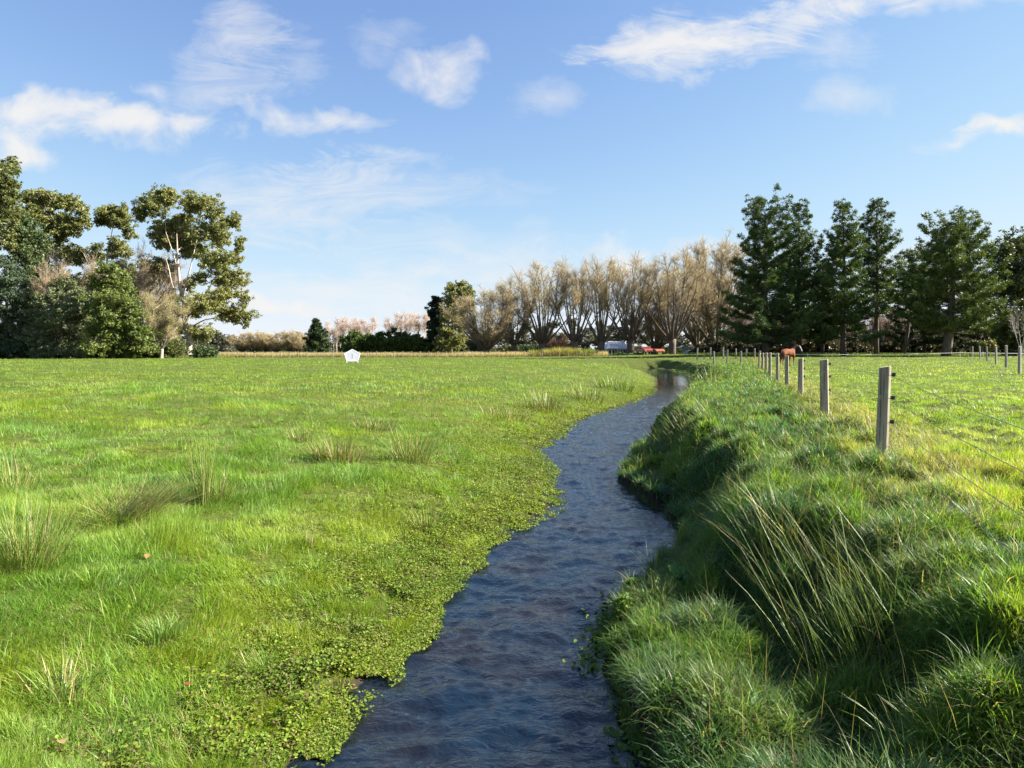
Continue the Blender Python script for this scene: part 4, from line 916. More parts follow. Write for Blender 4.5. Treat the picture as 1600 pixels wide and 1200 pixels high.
pine('pine_tree', 'leftmost and widest of the tall pines with long low branches over the fence', 1196, 100, 314, 86, pr1, 30, 1, .5, .10, group=PG)
pine('pine_tree', 'tall pine second from the left behind the horse', 1248, 104, 304, 50, pr2, 27, 2, .42, .12, group=PG)
pine('pine_tree', 'tall pine third from the left with bushy lower half', 1318, 98, 306, 54, pr2, 27, 3, .42, .13, group=PG)
pine('pine_tree', 'slender pine with narrow open spire fourth from the left', 1370, 103, 300, 33, prs, 24, 4, .36, .26, group=PG, cut=.1)
pine('pine_tree', 'thin dark pine with bare lower trunk left of the round one', 1412, 110, 388, 34, prs, 16, 5, .3, .38, .10, group=PG)
pine('pine_tree', 'broad round pine with thick leaning trunk at the right of the paddock', 1478, 92, 343, 76, prr, 28, 6, .62, .20, .07, cols=((.052, .09, .024), (.165, .205, .048)), group=PG, bark=M_bark_mid)
pine('pine_tree', 'small dark pine filling the gap behind the second and third pines', 1285, 118, 400, 50, pr2, 18, 7, .3, .15, group=PG)
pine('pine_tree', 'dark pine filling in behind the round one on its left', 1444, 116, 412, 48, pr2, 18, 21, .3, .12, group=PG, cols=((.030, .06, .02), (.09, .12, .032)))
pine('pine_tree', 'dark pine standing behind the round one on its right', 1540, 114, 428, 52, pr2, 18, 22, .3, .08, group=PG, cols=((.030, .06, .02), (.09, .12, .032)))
blob_tree('broadleaf_tree', 'rounded dark green tree cut by the right edge of the photo', 96, 1602, [(1602, 556), (1600, 480), (1598, 410)],
    [(1600, 385, 34, 22), (1575, 405, 24, 22), (1630, 400, 34, 28), (1590, 430, 34, 24), (1570, 455, 18, 24), (1620, 450, 36, 28), (1568, 500, 20, 26), (1585, 525, 26, 22), (1640, 500, 36, 30), (1600, 490, 24, 24), (1575, 430, 20, 20), (1610, 470, 26, 22), (1590, 460, 22, 22), (1578, 540, 26, 16), (1610, 540, 26, 18), (1600, 515, 22, 18)], 18, .30, [(.05, .075, .022), (.11, .13, .04)], M_bark_dark, .4, 'tree', None)
pw = bare_thing('bare_tree', bare(12, 8, 2.6, 7, 9, 8, .6, .14, upright=.2, tcol=(np.array([.5, .44, .36]), np.array([.4, .35, .29])), lcol=np.array([.5, .46, .4])))
place(pw, 1597, 90, 468, 8, 'leafless pale limbed tree at the right edge below the rounded tree', 'tree', None, .3, .8)
# lone conifer, dark spire and gum in the middle distance
pine('conifer_tree', 'lone conical conifer left of the bare poplars', 494, 160, 497, 20, ([0, .1, .3, .6, 1], [.9, 1, .85, .5, .08]), 20, 11, .25, .03, cols=((.04, .07, .035), (.09, .12, .05)), leaf=.5, dens=.8)
pine('conifer_tree', 'dark narrow conifer beside the distant gum', 682, 150, 460, 14, ([0, .2, .5, .8, 1], [.5, .9, 1.0, .7, .15]), 20, 12, .25, .2, cols=((.022, .045, .03), (.04, .07, .04)), leaf=.5, dens=.8)
blob_tree('gum_tree', 'smaller distant gum left of the willow row', 148, 705, [(705, 555), (706, 510), (710, 465)],
    [(714, 452, 18, 10), (728, 458, 14, 8), (705, 465, 14, 10), (700, 485, 14, 14), (722, 478, 20, 14), (735, 470, 10, 8), (695, 500, 10, 10), (712, 500, 16, 12), (700, 520, 14, 12), (722, 510, 14, 12), (690, 535, 12, 10), (716, 532, 14, 12), (704, 545, 14, 8)], 16, .4, GUM, M_bark_mid, .3, depth=.8)
SB = 'green shelter belt trees behind the white shelter'
for px, pt, w, lab in ((553, 517, 22, 'wide dark evergreen at the left end of the shelter belt'), (577, 521, 17, 'rounded evergreen second in the shelter belt'), (596, 519, 17, 'evergreen third in the shelter belt'), (614, 513, 15, 'tallest evergreen in the shelter belt'), (632, 518, 17, 'evergreen fifth in the shelter belt'), (652, 523, 18, 'low evergreen sixth in the shelter belt'), (672, 529, 14, 'lowest dark evergreen at the right end of the shelter belt')):
    h = 553 - pt
    blob_tree('evergreen_tree', lab, 150, px, [(px, 554), (px, pt + h * .4)], [(px, pt + 5, w * .4, 6), (px - w * .4, pt + 13, w * .5, 8), (px + w * .4, pt + 12, w * .5, 8), (px, pt + h * .55, w * .8, 9), (px - w * .4, pt + h * .8, w * .6, 8), (px + w * .4, pt + h * .8, w * .6, 8)], 15, .42, [(.05, .085, .02), (.11, .15, .03)], M_bark_dark, .2, 'tree', SB)
for px, py, rx, ry, c0, lab in ((830, 546, 34, 7, (.05, .075, .03), 'clipped dark hedge behind the second and third willows'), (800, 546, 16, 7, (.12, .13, .04), 'pale green bush behind the second willow'), (965, 556, 30, 3.2, (.03, .05, .018), 'low dark hedge in front of the cottage'), (996, 553, 6, 4, (.09, .14, .03), 'small bright green shrub left of the red truck'), (1046, 548, 8, 7, (.22, .2, .03), 'yellowish shrub right of the orange red car'), (1058, 550, 8, 6, (.13, .15, .03), 'olive shrub beside the blue car'), (1545, 540, 10, 10, (.16, .15, .05), 'small yellowish bush below the round pine')):
    Y = 124 if px in (965, 1000) else (146 if px < 960 else (136 if px < 1100 else 90))
    blob_tree('hedge' if 'hedge' in lab else 'bush', lab, Y, px, [(px, 556), (px, py)], [(px, py, rx * .5, ry), (px - rx * .5, py + 1, rx * .5, ry * .9), (px + rx * .5, py + 1, rx * .5, ry * .9), (px - rx * .8, py + 2, rx * .4, ry * .8), (px + rx * .8, py + 2, rx * .4, ry * .8)], 16, .3, [c0, tuple(1.6 * v for v in c0)], M_bark_dark, .1, 'hedge' if 'hedge' in lab else 'bush', up=.3)
# far woodland that reads as one mass
def woodland():
    mb = MB(); bl = []
    for px in np.arange(-200, 1800, 11):
        Y = rng.uniform(330, 420); h = rng.uniform(6, 13) * (1.5 if 760 < px < 1700 else .75); x = wx(px, Y)
        for k in range(4): bl.append((x + rng.uniform(-3, 3), Y + rng.uniform(-4, 4), .5 + h * (.08 + .25 * k), rng.uniform(2.5, 4), rng.uniform(2, 3)))
    foliage(mb, bl, 2.6, .95, [(.075, .082, .055), (.14, .13, .09)], sub=6)
    o = mb.build('far_woodland', M_leaf); tag(o, 'low far woodland mass along the horizon behind everything', 'woodland', kind='stuff')
woodland()
def undergrowth():
    mb = MB(); bl = []
    for px in np.arange(1095, 1640, 5.5):
        Y = rng.uniform(121, 126); x = wx(px, Y); z = P(x, Y)
        for k in range(2): bl.append((x + rng.uniform(-.6, .6), Y + rng.uniform(-1, 1), z + .5 + 1.2 * k * rng.random(), rng.uniform(.9, 1.5), rng.uniform(.8, 1.4)))
    foliage(mb, bl, 14, .38, [(.045, .045, .024), (.10, .085, .05)], sub=9)
    o = mb.build('undergrowth', M_leaf); tag(o, 'dark brown green undergrowth behind the pine trunks', 'undergrowth', kind='stuff')
undergrowth()

# ------------------------------------------------------------------ white pentagonal shelter
def shelter():
    Y = 70; X = wx(550.5, Y); Z = P(X, Y); k = Y / F
    t = empty('field_shelter', (X, Y, Z), .36); tag(t, 'small white five sided shelter on short legs out in the left field', 'shelter')
    pent = np.array([(550.5, 545.4), (563.5, 552.4), (559.4, 564.4), (541.8, 564.4), (538.0, 552.6)])
    o = np.column_stack([(pent[:, 0] - 550.5) * k, CZ - (pent[:, 1] - HY) * k - Z])
    c = o.mean(0); inn = c + (o - c) * .86
    mb = MB(); n = 5; j = np.arange(n); jn = (j + 1) % n; D = .40
    V = np.vstack([np.column_stack([o[:, 0], np.full(n, 0.), o[:, 1]]), np.column_stack([inn[:, 0], np.full(n, 0.), inn[:, 1]]), np.column_stack([inn[:, 0], np.full(n, .05), inn[:, 1]]), np.column_stack([o[:, 0], np.full(n, D), o[:, 1]])])
    Q = np.vstack([np.stack([j, jn, n + jn, n + j], 1), np.stack([n + j, n + jn, 2 * n + jn, 2 * n + j], 1), np.stack([3 * n + j, 3 * n + jn, jn, j], 1)])
    mb.add(V, [[15, 16, 17], [15, 17, 18], [15, 18, 19]], Q); mb.build('shell', M_white, t)
    mb = MB(); mb.prism(inn * .998 + c * .002, .014, .049); mb.build('front_panel', solid('panel_white', (.50, .52, .57), .5, .4, .05, 3), t)
    for s in (-1, 1):
        mb = MB(); a = o[2] if s > 0 else o[3]; w = .11
        mb.add(np.array([[a[0] - s * w, 0.02, a[1] + .02], [a[0], 0.02, a[1] + .02], [a[0] + s * .03, 0.02, -.05], [a[0] - s * .03, 0.02, -.05], [a[0] - s * w, D - .02, a[1] + .02], [a[0], D - .02, a[1] + .02], [a[0] + s * .03, D - .02, -.05], [a[0] - s * .03, D - .02, -.05]]), None, [[0, 1, 2, 3], [7, 6, 5, 4], [1, 0, 4, 5], [2, 1, 5, 6], [3, 2, 6, 7], [0, 3, 7, 4]])
        mb.build('leg', M_white, t)
    mb = MB(); g = solid('grey_mark', (.14, .15, .18), .6, .3, .05, 3)
    mb.box((-.012, .004, c[1] - .25), (.012, .012, c[1] + .12)); mb.box((-.09, .004, c[1] + .10), (.09, .012, c[1] + .135)); mb.box((-.06, .004, c[1] - .2), (.06, .012, c[1] - .175))
    mb.build('latch_bar', g, t)
shelter()

# ------------------------------------------------------------------ horse
def horse():
    Y = 53; X = wx(1232, Y); Z = P(X, Y)
    # local frame: +x towards the head
    J = {}; Vt = []; E = []; R = []
    def v(n, p, r):
        J[n] = len(Vt); Vt.append(p); R.append(r if isinstance(r, tuple) else (r, r))
    def e(*ns):
        for a, b in zip(ns[:-1], ns[1:]): E.append((J[a], J[b]))
    v('barrel', (0, 0, 1.08), (.27, .31)); v('loin', (-.32, 0, 1.13), (.26, .27)); v('croup', (-.62, 0, 1.14), (.25, .26)); v('dock', (-.82, 0, 1.12), (.12, .15))
    v('girth', (.32, 0, 1.06), (.25, .32)); v('chest', (.60, 0, 1.10), (.22, .29)); v('neck0', (.78, 0, 1.28), (.13, .23)); v('neck1', (.95, 0, 1.46), (.10, .17)); v('poll', (1.08, -.06, 1.62), (.085, .12))
    v('fore', (1.14, -.17, 1.55), (.10, .10)); v('nose', (1.20, -.32, 1.32), (.07, .075)); v('muz', (1.22, -.38, 1.17), (.058, .06))
    e('barrel', 'loin', 'croup', 'dock'); e('barrel', 'girth', 'chest', 'neck0', 'neck1', 'poll', 'fore', 'nose', 'muz')
    for s, nm, dx in ((1, 'l', .04), (-1, 'r', -.10)):
        v('th' + nm, (-.66 + dx, s * .14, .92), (.13, .18)); v('st' + nm, (-.56 + dx, s * .16, .74), (.10, .13)); v('hk' + nm, (-.78 + dx, s * .15, .48), (.055, .065)); v('hc' + nm, (-.74 + dx, s * .15, .20), (.038, .042)); v('hp' + nm, (-.70 + dx, s * .15, .09), (.046, .05)); v('hh' + nm, (-.66 + dx, s * .15, .03), (.06, .065))
        e('croup', 'th' + nm, 'st' + nm, 'hk' + nm, 'hc' + nm, 'hp' + nm, 'hh' + nm)
        v('sh' + nm, (.52 - dx, s * .14, .86), (.10, .13)); v('el' + nm, (.50 - dx, s * .14, .70), (.08, .09)); v('kn' + nm, (.52 - dx, s * .14, .44), (.052, .055)); v('fc' + nm, (.51 - dx, s * .14, .20), (.036, .04)); v('fp' + nm, (.53 - dx, s * .14, .09), (.045, .048)); v('fh' + nm, (.56 - dx, s * .14, .03), (.06, .065))
        e('chest', 'sh' + nm, 'el' + nm, 'kn' + nm, 'fc' + nm, 'fp' + nm, 'fh' + nm)
        v('ear' + nm, (1.09, s * .07, 1.72), .03); v('eart' + nm, (1.10, s * .08, 1.80), .012); e('poll', 'ear' + nm, 'eart' + nm)
    me = bpy.data.meshes.new('horse'); me.from_pydata(Vt, E, []); o = bpy.data.objects.new('horse', me); COL.objects.link(o)
    sk = o.modifiers.new('skin', 'SKIN'); sk.use_smooth_shade = True
    for i, d in enumerate(me.skin_vertices[0].data):
        d.radius = R[i]; d.use_root = (i == 0)
    sb = o.modifiers.new('sub', 'SUBSURF'); sb.levels = 2; sb.render_levels = 2
    m, nt, out = newmat('bay_coat'); tc = N(nt, 'ShaderNodeTexCoord'); sp = N(nt, 'ShaderNodeSeparateXYZ'); nt.links.new(tc.outputs['Object'], sp.inputs[0])
    p = N(nt, 'ShaderNodeBsdfPrincipled'); p.inputs['Roughness'].default_value = .8; p.inputs['Specular IOR Level'].default_value = .15
    r1 = N(nt, 'ShaderNodeValToRGB'); cr = r1.color_ramp; cr.elements[0].position = .0; cr.elements[0].color = (.5, .38, .24, 1); cr.elements[1].position = 1; cr.elements[1].color = (.15, .048, .018, 1)
    q = cr.elements.new(.16); q.color = (.45, .27, .12, 1); q = cr.elements.new(.4); q.color = (.20, .075, .026, 1)
    mr = N(nt, 'ShaderNodeMapRange'); mr.inputs[1].default_value = 0; mr.inputs[2].default_value = 1.5; nt.links.new(sp.outputs[2], mr.inputs[0]); nt.links.new(mr.outputs[0], r1.inputs[0])
    # dark neck and head, pale blaze down the front of the face
    m1 = N(nt, 'ShaderNodeMapRange'); m1.inputs[1].default_value = .62; m1.inputs[2].default_value = .86; nt.links.new(sp.outputs[0], m1.inputs[0])
    mx = N(nt, 'ShaderNodeMix', data_type='RGBA'); nt.links.new(m1.outputs[0], mx.inputs[0]); nt.links.new(r1.outputs[0], mx.inputs[6]); mx.inputs[7].default_value = (.055, .028, .018, 1)
    s1 = N(nt, 'ShaderNodeMath', operation='ADD'); nt.links.new(sp.outputs[0], s1.inputs[0]); nt.links.new(sp.outputs[2], s1.inputs[1])
    s2 = N(nt, 'ShaderNodeMath', operation='GREATER_THAN'); nt.links.new(s1.outputs[0], s2.inputs[0]); s2.inputs[1].default_value = 9.0
    s3 = N(nt, 'ShaderNodeMath', operation='ABSOLUTE'); nt.links.new(sp.outputs[1], s3.inputs[0]); s4 = N(nt, 'ShaderNodeMath', operation='LESS_THAN'); nt.links.new(s3.outputs[0], s4.inputs[0]); s4.inputs[1].default_value = .05
    s5 = N(nt, 'ShaderNodeMath', operation='MULTIPLY'); nt.links.new(s2.outputs[0], s5.inputs[0]); nt.links.new(s4.outputs[0], s5.inputs[1])
    my = N(nt, 'ShaderNodeMix', data_type='RGBA'); nt.links.new(s5.outputs[0], my.inputs[0]); nt.links.new(mx.outputs[2], my.inputs[6]); my.inputs[7].default_value = (.75, .7, .66, 1)
    nt.links.new(my.outputs[2], p.inputs['Base Color']); nt.links.new(p.outputs[0], out.inputs[0]); me.materials.append(m)
    dark = solid('mane_hair', (.03, .02, .015), .6, .3, .1, 20)
    mb = MB()
    for i in range(70):
        u = i / 69; a = np.array([.72 + .38 * u, 0, 1.50 + .20 * u]); s = random.choice((-1, 1)); b = a + np.array([random.uniform(-.08, .02), s * .12, -.22]); mb.tube([a, (a + b) / 2 + np.array([0, s * .05, .05]), b], [.022, .02, .006], 5)
    mb.build('mane', dark, o)
    mb = MB(); mb.tube([(1.165, -.235, 1.63), (1.20, -.315, 1.53), (1.235, -.40, 1.36), (1.25, -.45, 1.20), (1.245, -.44, 1.15)], [.022, .045, .036, .04, .02], 8); mb.build('blaze', solid('white_blaze', (.72, .68, .64), .8, .2, .05, 8), o, True)
    mb = MB()
    for i in range(36):
        y = random.uniform(-.05, .05); mb.tube([(-.84, y * .4, 1.18), (-.95, y, 1.06), (-.97 + random.uniform(-.03, .03), y * 1.3, .8), (-.94 + random.uniform(-.04, .04), y * 1.4, .5 + random.uniform(-.08, .1))], [.03, .028, .022, .006], 5)
    mb.build('tail', dark, o)
    o.location = (X - .05, Y, Z); o.rotation_euler = (0, 0, math.radians(34)); o.scale = (.95, .95, 1.0)
    tag(o, 'bay horse with white blaze standing behind the fence facing right', 'horse')
horse()

# ------------------------------------------------------------------ cottage, sheds and vehicles under the willows
def cottage():
    Y = 150; k = Y / F; X = wx(966, Y); Z = P(X, Y)
    t = empty('cottage', (X, Y, Z)); tag(t, 'low white cottage with grey iron roof and verandah behind the willows', 'house')
    ez = wz(544.6, Y) - Z; rz = wz(533, Y) - Z; w = 16 * k; W2 = 13 * k
    wall = solid('cream_wall', (.6, .57, .48), .7, .3, .06, 3); roof = solid('grey_iron', (.66, .66, .66), .7, .25, .15, 1.5, col2=(.5, .5, .51), stretch=(6, 1, 1)); dk = solid('shade_window', (.03, .035, .04), .2, .5, .1, 3)
    mb = MB(); mb.box((-w, 1.6, -.1), (w, 7.5, ez - .02)); mb.build('wall', wall, t)
    mb = MB(); e = w + .35; r = W2 - .2
    mb.add(np.array([(-e, -.2, ez), (e, -.2, ez), (r, 3.6, rz), (-r, 3.6, rz), (-e, 7.9, ez), (e, 7.9, ez), (-e, -.2, ez - .03), (e, -.2, ez - .03), (e, 7.9, ez - .03), (-e, 7.9, ez - .03)]), [[1, 5, 2], [4, 0, 3]], [[0, 1, 2, 3], [5, 4, 3, 2], [6, 9, 8, 7], [0, 6, 7, 1], [1, 7, 8, 5], [5, 8, 9, 4], [4, 9, 6, 0]])
    for i in range(26):
        u = -e + (i + .5) * 2 * e / 26; v = max(-r, min(r, u * r / e)); mb.tube([(u, -.2, ez + .02), (v, 3.6, rz + .02)], .03, 4)
    rf = mb.build('roof', roof, t)
    mb = MB(); mb.box((-e, -.26, ez - .16), (e, -.203, ez + .03)); mb.build('fascia', M_white, rf)
    for u in (-w + .1, -w * .35, w * .2, w * .42, w - .1):
        mb = MB(); mb.box((u - .06, -.1, 0), (u + .06, .02, ez - .17)); mb.build('verandah_post', M_white, t)
    for a, b in ((-w * .85, -w * .3), (-w * .1, w * .25), (w * .4, w * .85)):
        mb = MB(); mb.box((a, 1.55, .7), (b, 1.598, ez - .4)); q = mb.build('window', dk, t)
        mb = MB(); mb.box((a - .06, 1.56, .62), (b + .06, 1.59, .697)); mb.box((a - .06, 1.56, ez - .397), (b + .06, 1.59, ez - .32)); mb.box(((a + b) / 2 - .03, 1.52, .7), ((a + b) / 2 + .03, 1.548, ez - .4)); mb.build('frame', M_white, q)
    mb = MB(); mb.box((w * .1, -.08, .55), (w - .2, -.03, .65)); mb.box((w * .1, -.08, .1), (w - .2, -.03, .18))
    for i in range(14): u = w * .1 + i * (w * .9 - .2) / 13; mb.box((u - .035, -.029, .1), (u + .035, 0, .65))
    mb.build('railing', M_white, t)
cottage()
def tank():
    Y = 141; X = wx(938, Y); Z = P(X, Y); k = Y / F; mb = MB(); H = wz(543, Y) - Z; r = 4.2 * k
    mb.tube([(0, 0, 0), (0, 0, H * .75), (0, 0, H * .88), (0, 0, H * .97), (0, 0, H)], [r, r, r * .85, r * .5, r * .15], 20)
    for i in range(7): mb.tube([(0, 0, .15 + i * H * .1), (0, 0, .19 + i * H * .1)], r + .025, 20)
    o = mb.build('water_tank', solid('slate_plastic', (.09, .1, .13), .45, .4, .1, 3), None, True); o.location = (X, Y, Z); tag(o, 'dark slate domed water tank left of the cottage', 'water tank')
tank()
def vehicle(name, label, px, Y, wpx, py0, py1, col, heading, kind, cat):
    X = wx(px, Y); k = Y / F; Z = P(X, Y); t = empty(name, (X, Y, Z), heading); tag(t, label, cat)
    H = (wz(py0, Y) - Z); paint = solid(name + '_paint', col, .25, .5, .06, 4); gl = solid(name + '_glass', (.03, .04, .05), .08, .6, .1, 3)
    L = 4.2 if kind == 'car' else 5.0; W = 1.75
    if kind == 'car': prof = [(-L / 2, .35), (-L / 2, .75), (-L * .42, .92), (-L * .30, .98), (-L * .18, H * .97), (L * .08, H), (L * .24, 1.0), (L * .42, .88), (L / 2, .68), (L / 2, .35)]
    else: prof = [(-L / 2, .5), (-L / 2, 1.05), (-L * .12, 1.05), (-L * .10, H * .97), (L * .12, H), (L * .24, 1.15), (L * .44, 1.05), (L / 2, .8), (L / 2, .45)]
    mb = MB(); mb.prism(prof, -W / 2, W / 2); mb.build('body', paint, t, bevel=.06)
    for s in (-1, 1):
        g = [(-L * .15, 1.02), (-L * .13, H * .9), (L * .07, H * .92), (L * .2, 1.02)] if kind == 'car' else [(-L * .07, 1.12), (-L * .06, H * .9), (L * .10, H * .92), (L * .19, 1.12)]
        mb = MB(); y = s * (W / 2 + .004); mb.prism(g, min(y, y + s * .012), max(y, y + s * .012)); mb.build('window', gl, t)
        for x in (-L * .31, L * .31):
            mb = MB(); y = s * W / 2; mb.tube([(x, y - s * .16, .33), (x, y - s * .02, .33), (x, y + s * .03, .33)], [.33, .33, .29], 16); wh = mb.build('wheel', M_black, t)
            mb = MB(); mb.tube([(x, y + s * .031, .33), (x, y + s * .045, .33)], [.19, .17], 12); mb.build('rim', M_wire, wh)
    mb = MB(); a, b = ((L * .09, H * .95), (L * .24, 1.03)) if kind == 'car' else ((L * .135, H * .95), (L * .235, 1.2))
    mb.add([(a[0] + .03, -W * .42, a[1]), (a[0] + .03, W * .42, a[1]), (b[0] + .03, W * .44, b[1]), (b[0] + .03, -W * .44, b[1])], None, [[0, 3, 2, 1]]); mb.build('windscreen', gl, t)
    for s in (-1, 1):
        mb = MB(); mb.tube([(L / 2 - .02, s * W * .36, .66), (L / 2 + .03, s * W * .36, .66)], .1, 10); mb.build('headlight', M_white, t)
    return t
vehicle('farm_truck', 'faded red farm truck with dark cab window under the willows', 1007, 127, 12, 541.5, 556, (.34, .085, .065), -1.42, 'truck', 'truck')
vehicle('parked_car', 'orange red car parked right of the red truck', 1025, 126, 16, 545, 556, (.40, .135, .075), -1.38, 'car', 'car')
vehicle('parked_car', 'deep blue car in the shade beside the pines', 1080, 138, 14, 547, 557, (.02, .05, .22), .2, 'car', 'car')
def shed():
    Y = 143; X = wx(1069, Y); Z = P(X, Y); k = Y / F; t = empty('garden_shed', (X, Y, Z)); tag(t, 'small pale shed with white roof left of the blue car', 'shed')
    w = 4 * k; H = wz(543.5, Y) - Z; mb = MB(); mb.box((-w, 0, -.1), (w, 2.2, H - .02)); mb.build('wall', solid('shed_wall', (.32, .34, .33), .7, .3, .1, 3), t)
    mb = MB(); mb.prism([(-w - .2, H), (0, H + .45), (w + .2, H), (w + .2, H + .06), (0, H + .53), (-w - .2, H + .06)], -.2, 2.4); mb.build('roof', M_white, t)
    mb = MB(); mb.box((-.35, -.03, 0), (.25, -.002, H * .75)); d = mb.build('door', solid('shed_door', (.6, .6, .56), .6, .3, .05, 3), t)
    mb = MB(); mb.tube([(.17, -.03, H * .38), (.17, -.07, H * .38)], .03, 8); mb.build('handle', M_wire, d)
shed()

# ------------------------------------------------------------------ light, sky, camera
AZ, EL = math.radians(86), math.radians(33)
to_sun = Vector((math.sin(AZ) * math.cos(EL), math.cos(AZ) * math.cos(EL), math.sin(EL)))
L_ = bpy.data.lights.new('sun', 'SUN'); L_.energy = 5.0; L_.angle = math.radians(.53); L_.color = (1, .945, .85)
so = bpy.data.objects.new('sun', L_); so.rotation_euler = to_sun.to_track_quat('Z', 'Y').to_euler(); so.location = (30, -5, 30); COL.objects.link(so)

w = bpy.data.worlds.new('World'); scene.world = w; w.use_nodes = True
nt = w.node_tree; nt.nodes.clear(); LK = nt.links.new
out = nt.nodes.new('ShaderNodeOutputWorld'); bg = nt.nodes.new('ShaderNodeBackground'); LK(bg.outputs[0], out.inputs[0])
SKY_S = .060
bg.inputs[1].default_value = SKY_S
sky = nt.nodes.new('ShaderNodeTexSky'); sky.sky_type = 'NISHITA'; sky.sun_disc = False; sky.sun_elevation = EL; sky.sun_rotation = AZ
sky.air_density = .9; sky.dust_density = .1; sky.ozone_density = 2.5; sky.altitude = 50
tc = nt.nodes.new('ShaderNodeTexCoord'); sep = nt.nodes.new('ShaderNodeSeparateXYZ'); LK(tc.outputs['Generated'], sep.inputs[0])
def mth(op, a, b=None, c=None, clamp=False):
    n = nt.nodes.new('ShaderNodeMath'); n.operation = op; n.use_clamp = clamp
    for i, v in enumerate((a, b, c)):
        if v is None: continue
        if isinstance(v, (int, float)): n.inputs[i].default_value = v
        else: LK(v, n.inputs[i])
    return n.outputs[0]
yy = mth('MAXIMUM', mth('ABSOLUTE', sep.outputs[1]), .05)
cu = mth('DIVIDE', sep.outputs[0], yy); cvv = mth('DIVIDE', sep.outputs[2], yy)
cmb = nt.nodes.new('ShaderNodeCombineXYZ'); LK(cu, cmb.inputs[0]); LK(cvv, cmb.inputs[1])
def noise(scale, detail, stretch, rot=0, dist=0, rough=.55):
    mp = nt.nodes.new('ShaderNodeMapping'); mp.inputs['Scale'].default_value = stretch; mp.inputs['Rotation'].default_value = (0, 0, rot); LK(cmb.outputs[0], mp.inputs['Vector'])
    n = nt.nodes.new('ShaderNodeTexNoise'); n.inputs['Scale'].default_value = scale; n.inputs['Detail'].default_value = detail; n.inputs['Distortion'].default_value = dist; n.inputs['Roughness'].default_value = rough
    LK(mp.outputs[0], n.inputs['Vector']); return n
wn = noise(5, 4, (1, 1, 1)); sub = nt.nodes.new('ShaderNodeVectorMath'); sub.operation = 'SUBTRACT'; LK(wn.outputs['Color'], sub.inputs[0]); sub.inputs[1].default_value = (.5, .5, .5)
scl = nt.nodes.new('ShaderNodeVectorMath'); scl.operation = 'SCALE'; LK(sub.outputs[0], scl.inputs[0]); scl.inputs['Scale'].default_value = .17
wp = nt.nodes.new('ShaderNodeVectorMath'); wp.operation = 'ADD'; LK(cmb.outputs[0], wp.inputs[0]); LK(scl.outputs[0], wp.inputs[1])
puff = noise(12, 10, (1, 1.3, 1), 0, .4, .60); wisp = noise(6.5, 11, (1, 3.2, 1), .28, 1.8, .72)
CL = [  # px, py, rx, ry, rotation, strength, puffiness
    (1090, 55, 230, 62, .16, 1.0, .3), (1290, 12, 190, 42, .10, .8, .2), (960, 72, 110, 32, .05, .7, .3), (1300, 75, 90, 40, -.4, .35, .1), (1420, 15, 60, 40, .6, .5, .2), (1500, 10, 110, 26, 0, .4, .2),
    (682, 118, 82, 46, -.1, .8, .9), (370, 45, 85, 95, -.9, .5, .1), (345, 140, 120, 60, .3, .42, .2), (470, 90, 70, 60, -.8, .28, .1), (610, 50, 60, 50, -.7, .25, .1),
    (110, 160, 130, 42, -.1, .95, 1), (165, 180, 130, 34, -.3, .8, .6), (290, 200, 110, 30, -.25, .8, .7), (215, 195, 120, 50, -.35, 1.0, 1), (335, 200, 75, 32, -.2, .85, 1), (260, 145, 60, 28, -.2, .6, 1), (20, 165, 80, 36, -.1, .85, 1), (15, 218, 75, 40, -.1, .9, 1), (85, 222, 40, 16, 0, .4, .8),
    (445, 185, 85, 36, -.35, .8, .9), (510, 203, 110, 26, .12, .65, .4), (600, 250, 110, 22, .0, .45, .2), (440, 325, 280, 70, .05, .55, .1), (650, 300, 260, 50, -.05, .30, .1),
    (1565, 207, 95, 24, .2, 1.0, .2), (1500, 225, 130, 22, .1, .35, .1), (1330, 155, 80, 42, -.2, .4, .5), (855, 152, 65, 36, .3, .38, .5),
    (980, 394, 58, 24, 0, .85, .9), (1090, 395, 60, 18, .2, .4, .5), (445, 482, 120, 18, -.03, 1.0, .8), (400, 470, 60, 18, 0, .6, .8), (560, 450, 260, 40, 0, .6, .3), (820, 420, 320, 40, 0, .5, .3), (1420, 392, 90, 18, 0, .45, .5), (700, 380, 300, 30, 0, .28, .1)]
acc = None
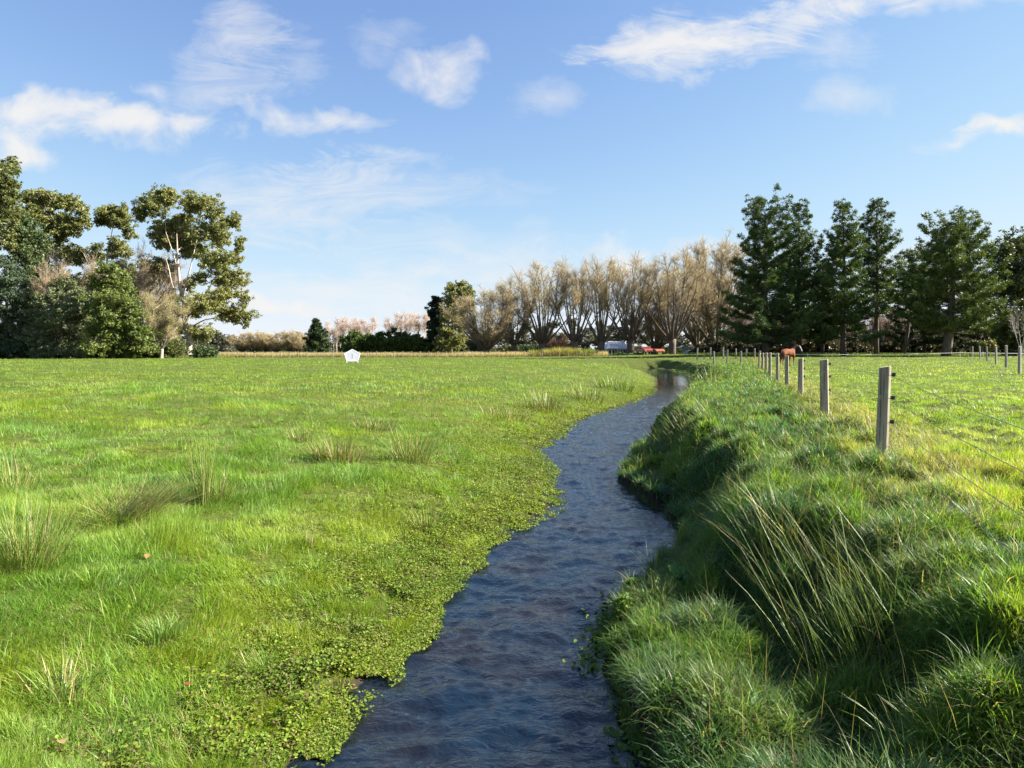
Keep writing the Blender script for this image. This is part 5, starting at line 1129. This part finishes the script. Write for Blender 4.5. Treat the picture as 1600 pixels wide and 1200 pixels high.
for (px, py, rx, ry, rot, st, pf) in CL:
    mp = nt.nodes.new('ShaderNodeMapping'); mp.vector_type = 'TEXTURE'
    mp.inputs['Location'].default_value = ((px - CX) / F, (HY - py) / F, 0); mp.inputs['Rotation'].default_value = (0, 0, rot); mp.inputs['Scale'].default_value = (1.12 * rx / F, 1.12 * ry / F, 1)
    LK(wp.outputs[0], mp.inputs['Vector']); ln = nt.nodes.new('ShaderNodeVectorMath'); ln.operation = 'LENGTH'; LK(mp.outputs[0], ln.inputs[0])
    fall = mth('SUBTRACT', 1.0, ln.outputs['Value'], clamp=True)
    nz = mth('ADD', mth('MULTIPLY', puff.outputs[0], pf), mth('MULTIPLY', wisp.outputs[0], 1 - pf))
    d = mth('ADD', mth('MULTIPLY', fall, 1.25), mth('MULTIPLY', mth('SUBTRACT', nz, .57), 2.9))
    d = mth('MULTIPLY', mth('MULTIPLY', d, st, clamp=True), mth('SMOOTH_MIN', 1.0, mth('MULTIPLY', fall, 4.0), .3), clamp=True)
    acc = d if acc is None else mth('SUBTRACT', mth('ADD', acc, d), mth('MULTIPLY', acc, d))
acc = mth('MULTIPLY', acc, mth('GREATER_THAN', sep.outputs[2], 0.0))
acc = mth('MULTIPLY', acc, .9)
hsv = nt.nodes.new('ShaderNodeHueSaturation'); hsv.inputs['Saturation'].default_value = .95; hsv.inputs['Value'].default_value = 1.0; LK(sky.outputs[0], hsv.inputs['Color'])
# soft shoulder, so that the bright band near the horizon does not burn out
sc_ = nt.nodes.new('ShaderNodeSeparateColor'); LK(hsv.outputs[0], sc_.inputs[0]); cc_ = nt.nodes.new('ShaderNodeCombineColor')
for i, (gain, top) in enumerate(((.94, .93), (1.0, .97), (1.22, 1.05))):
    x = mth('MULTIPLY', sc_.outputs[i], .2318 * gain / top)
    y = mth('DIVIDE', x, mth('POWER', mth('ADD', 1.0, mth('POWER', x, 3.2)), 1 / 3.2))
    LK(mth('MULTIPLY', y, top / .2318), cc_.inputs[i])
mix = nt.nodes.new('ShaderNodeMix'); mix.data_type = 'RGBA'; LK(acc, mix.inputs[0]); LK(cc_.outputs[0], mix.inputs[6]); CLV = 4.0; mix.inputs[7].default_value = (CLV, CLV * .985, CLV * .97, 1)
LK(mix.outputs[2], bg.inputs[0])

cam = bpy.data.cameras.new('camera'); co = bpy.data.objects.new('camera', cam); COL.objects.link(co)
co.location = (0, 0, CZ); co.rotation_euler = (PI / 2, 0, 0)
cam.sensor_width = 36; cam.lens = 36 * F / 1600; cam.shift_y = -(600 - HY) / 1600; cam.clip_end = 9000; cam.clip_start = .05
scene.camera = co
vs = scene.view_settings; scene.display_settings.display_device = 'sRGB'; vs.view_transform = 'Standard'; vs.look = 'None'; vs.exposure = 1.95; vs.gamma = 1; vs.use_curve_mapping = False
scene.render.engine = 'CYCLES'; cy = scene.cycles
cy.max_bounces = 6; cy.diffuse_bounces = 3; cy.glossy_bounces = 3; cy.transmission_bounces = 4; cy.caustics_reflective = False; cy.caustics_refractive = False
cy.use_denoising = True
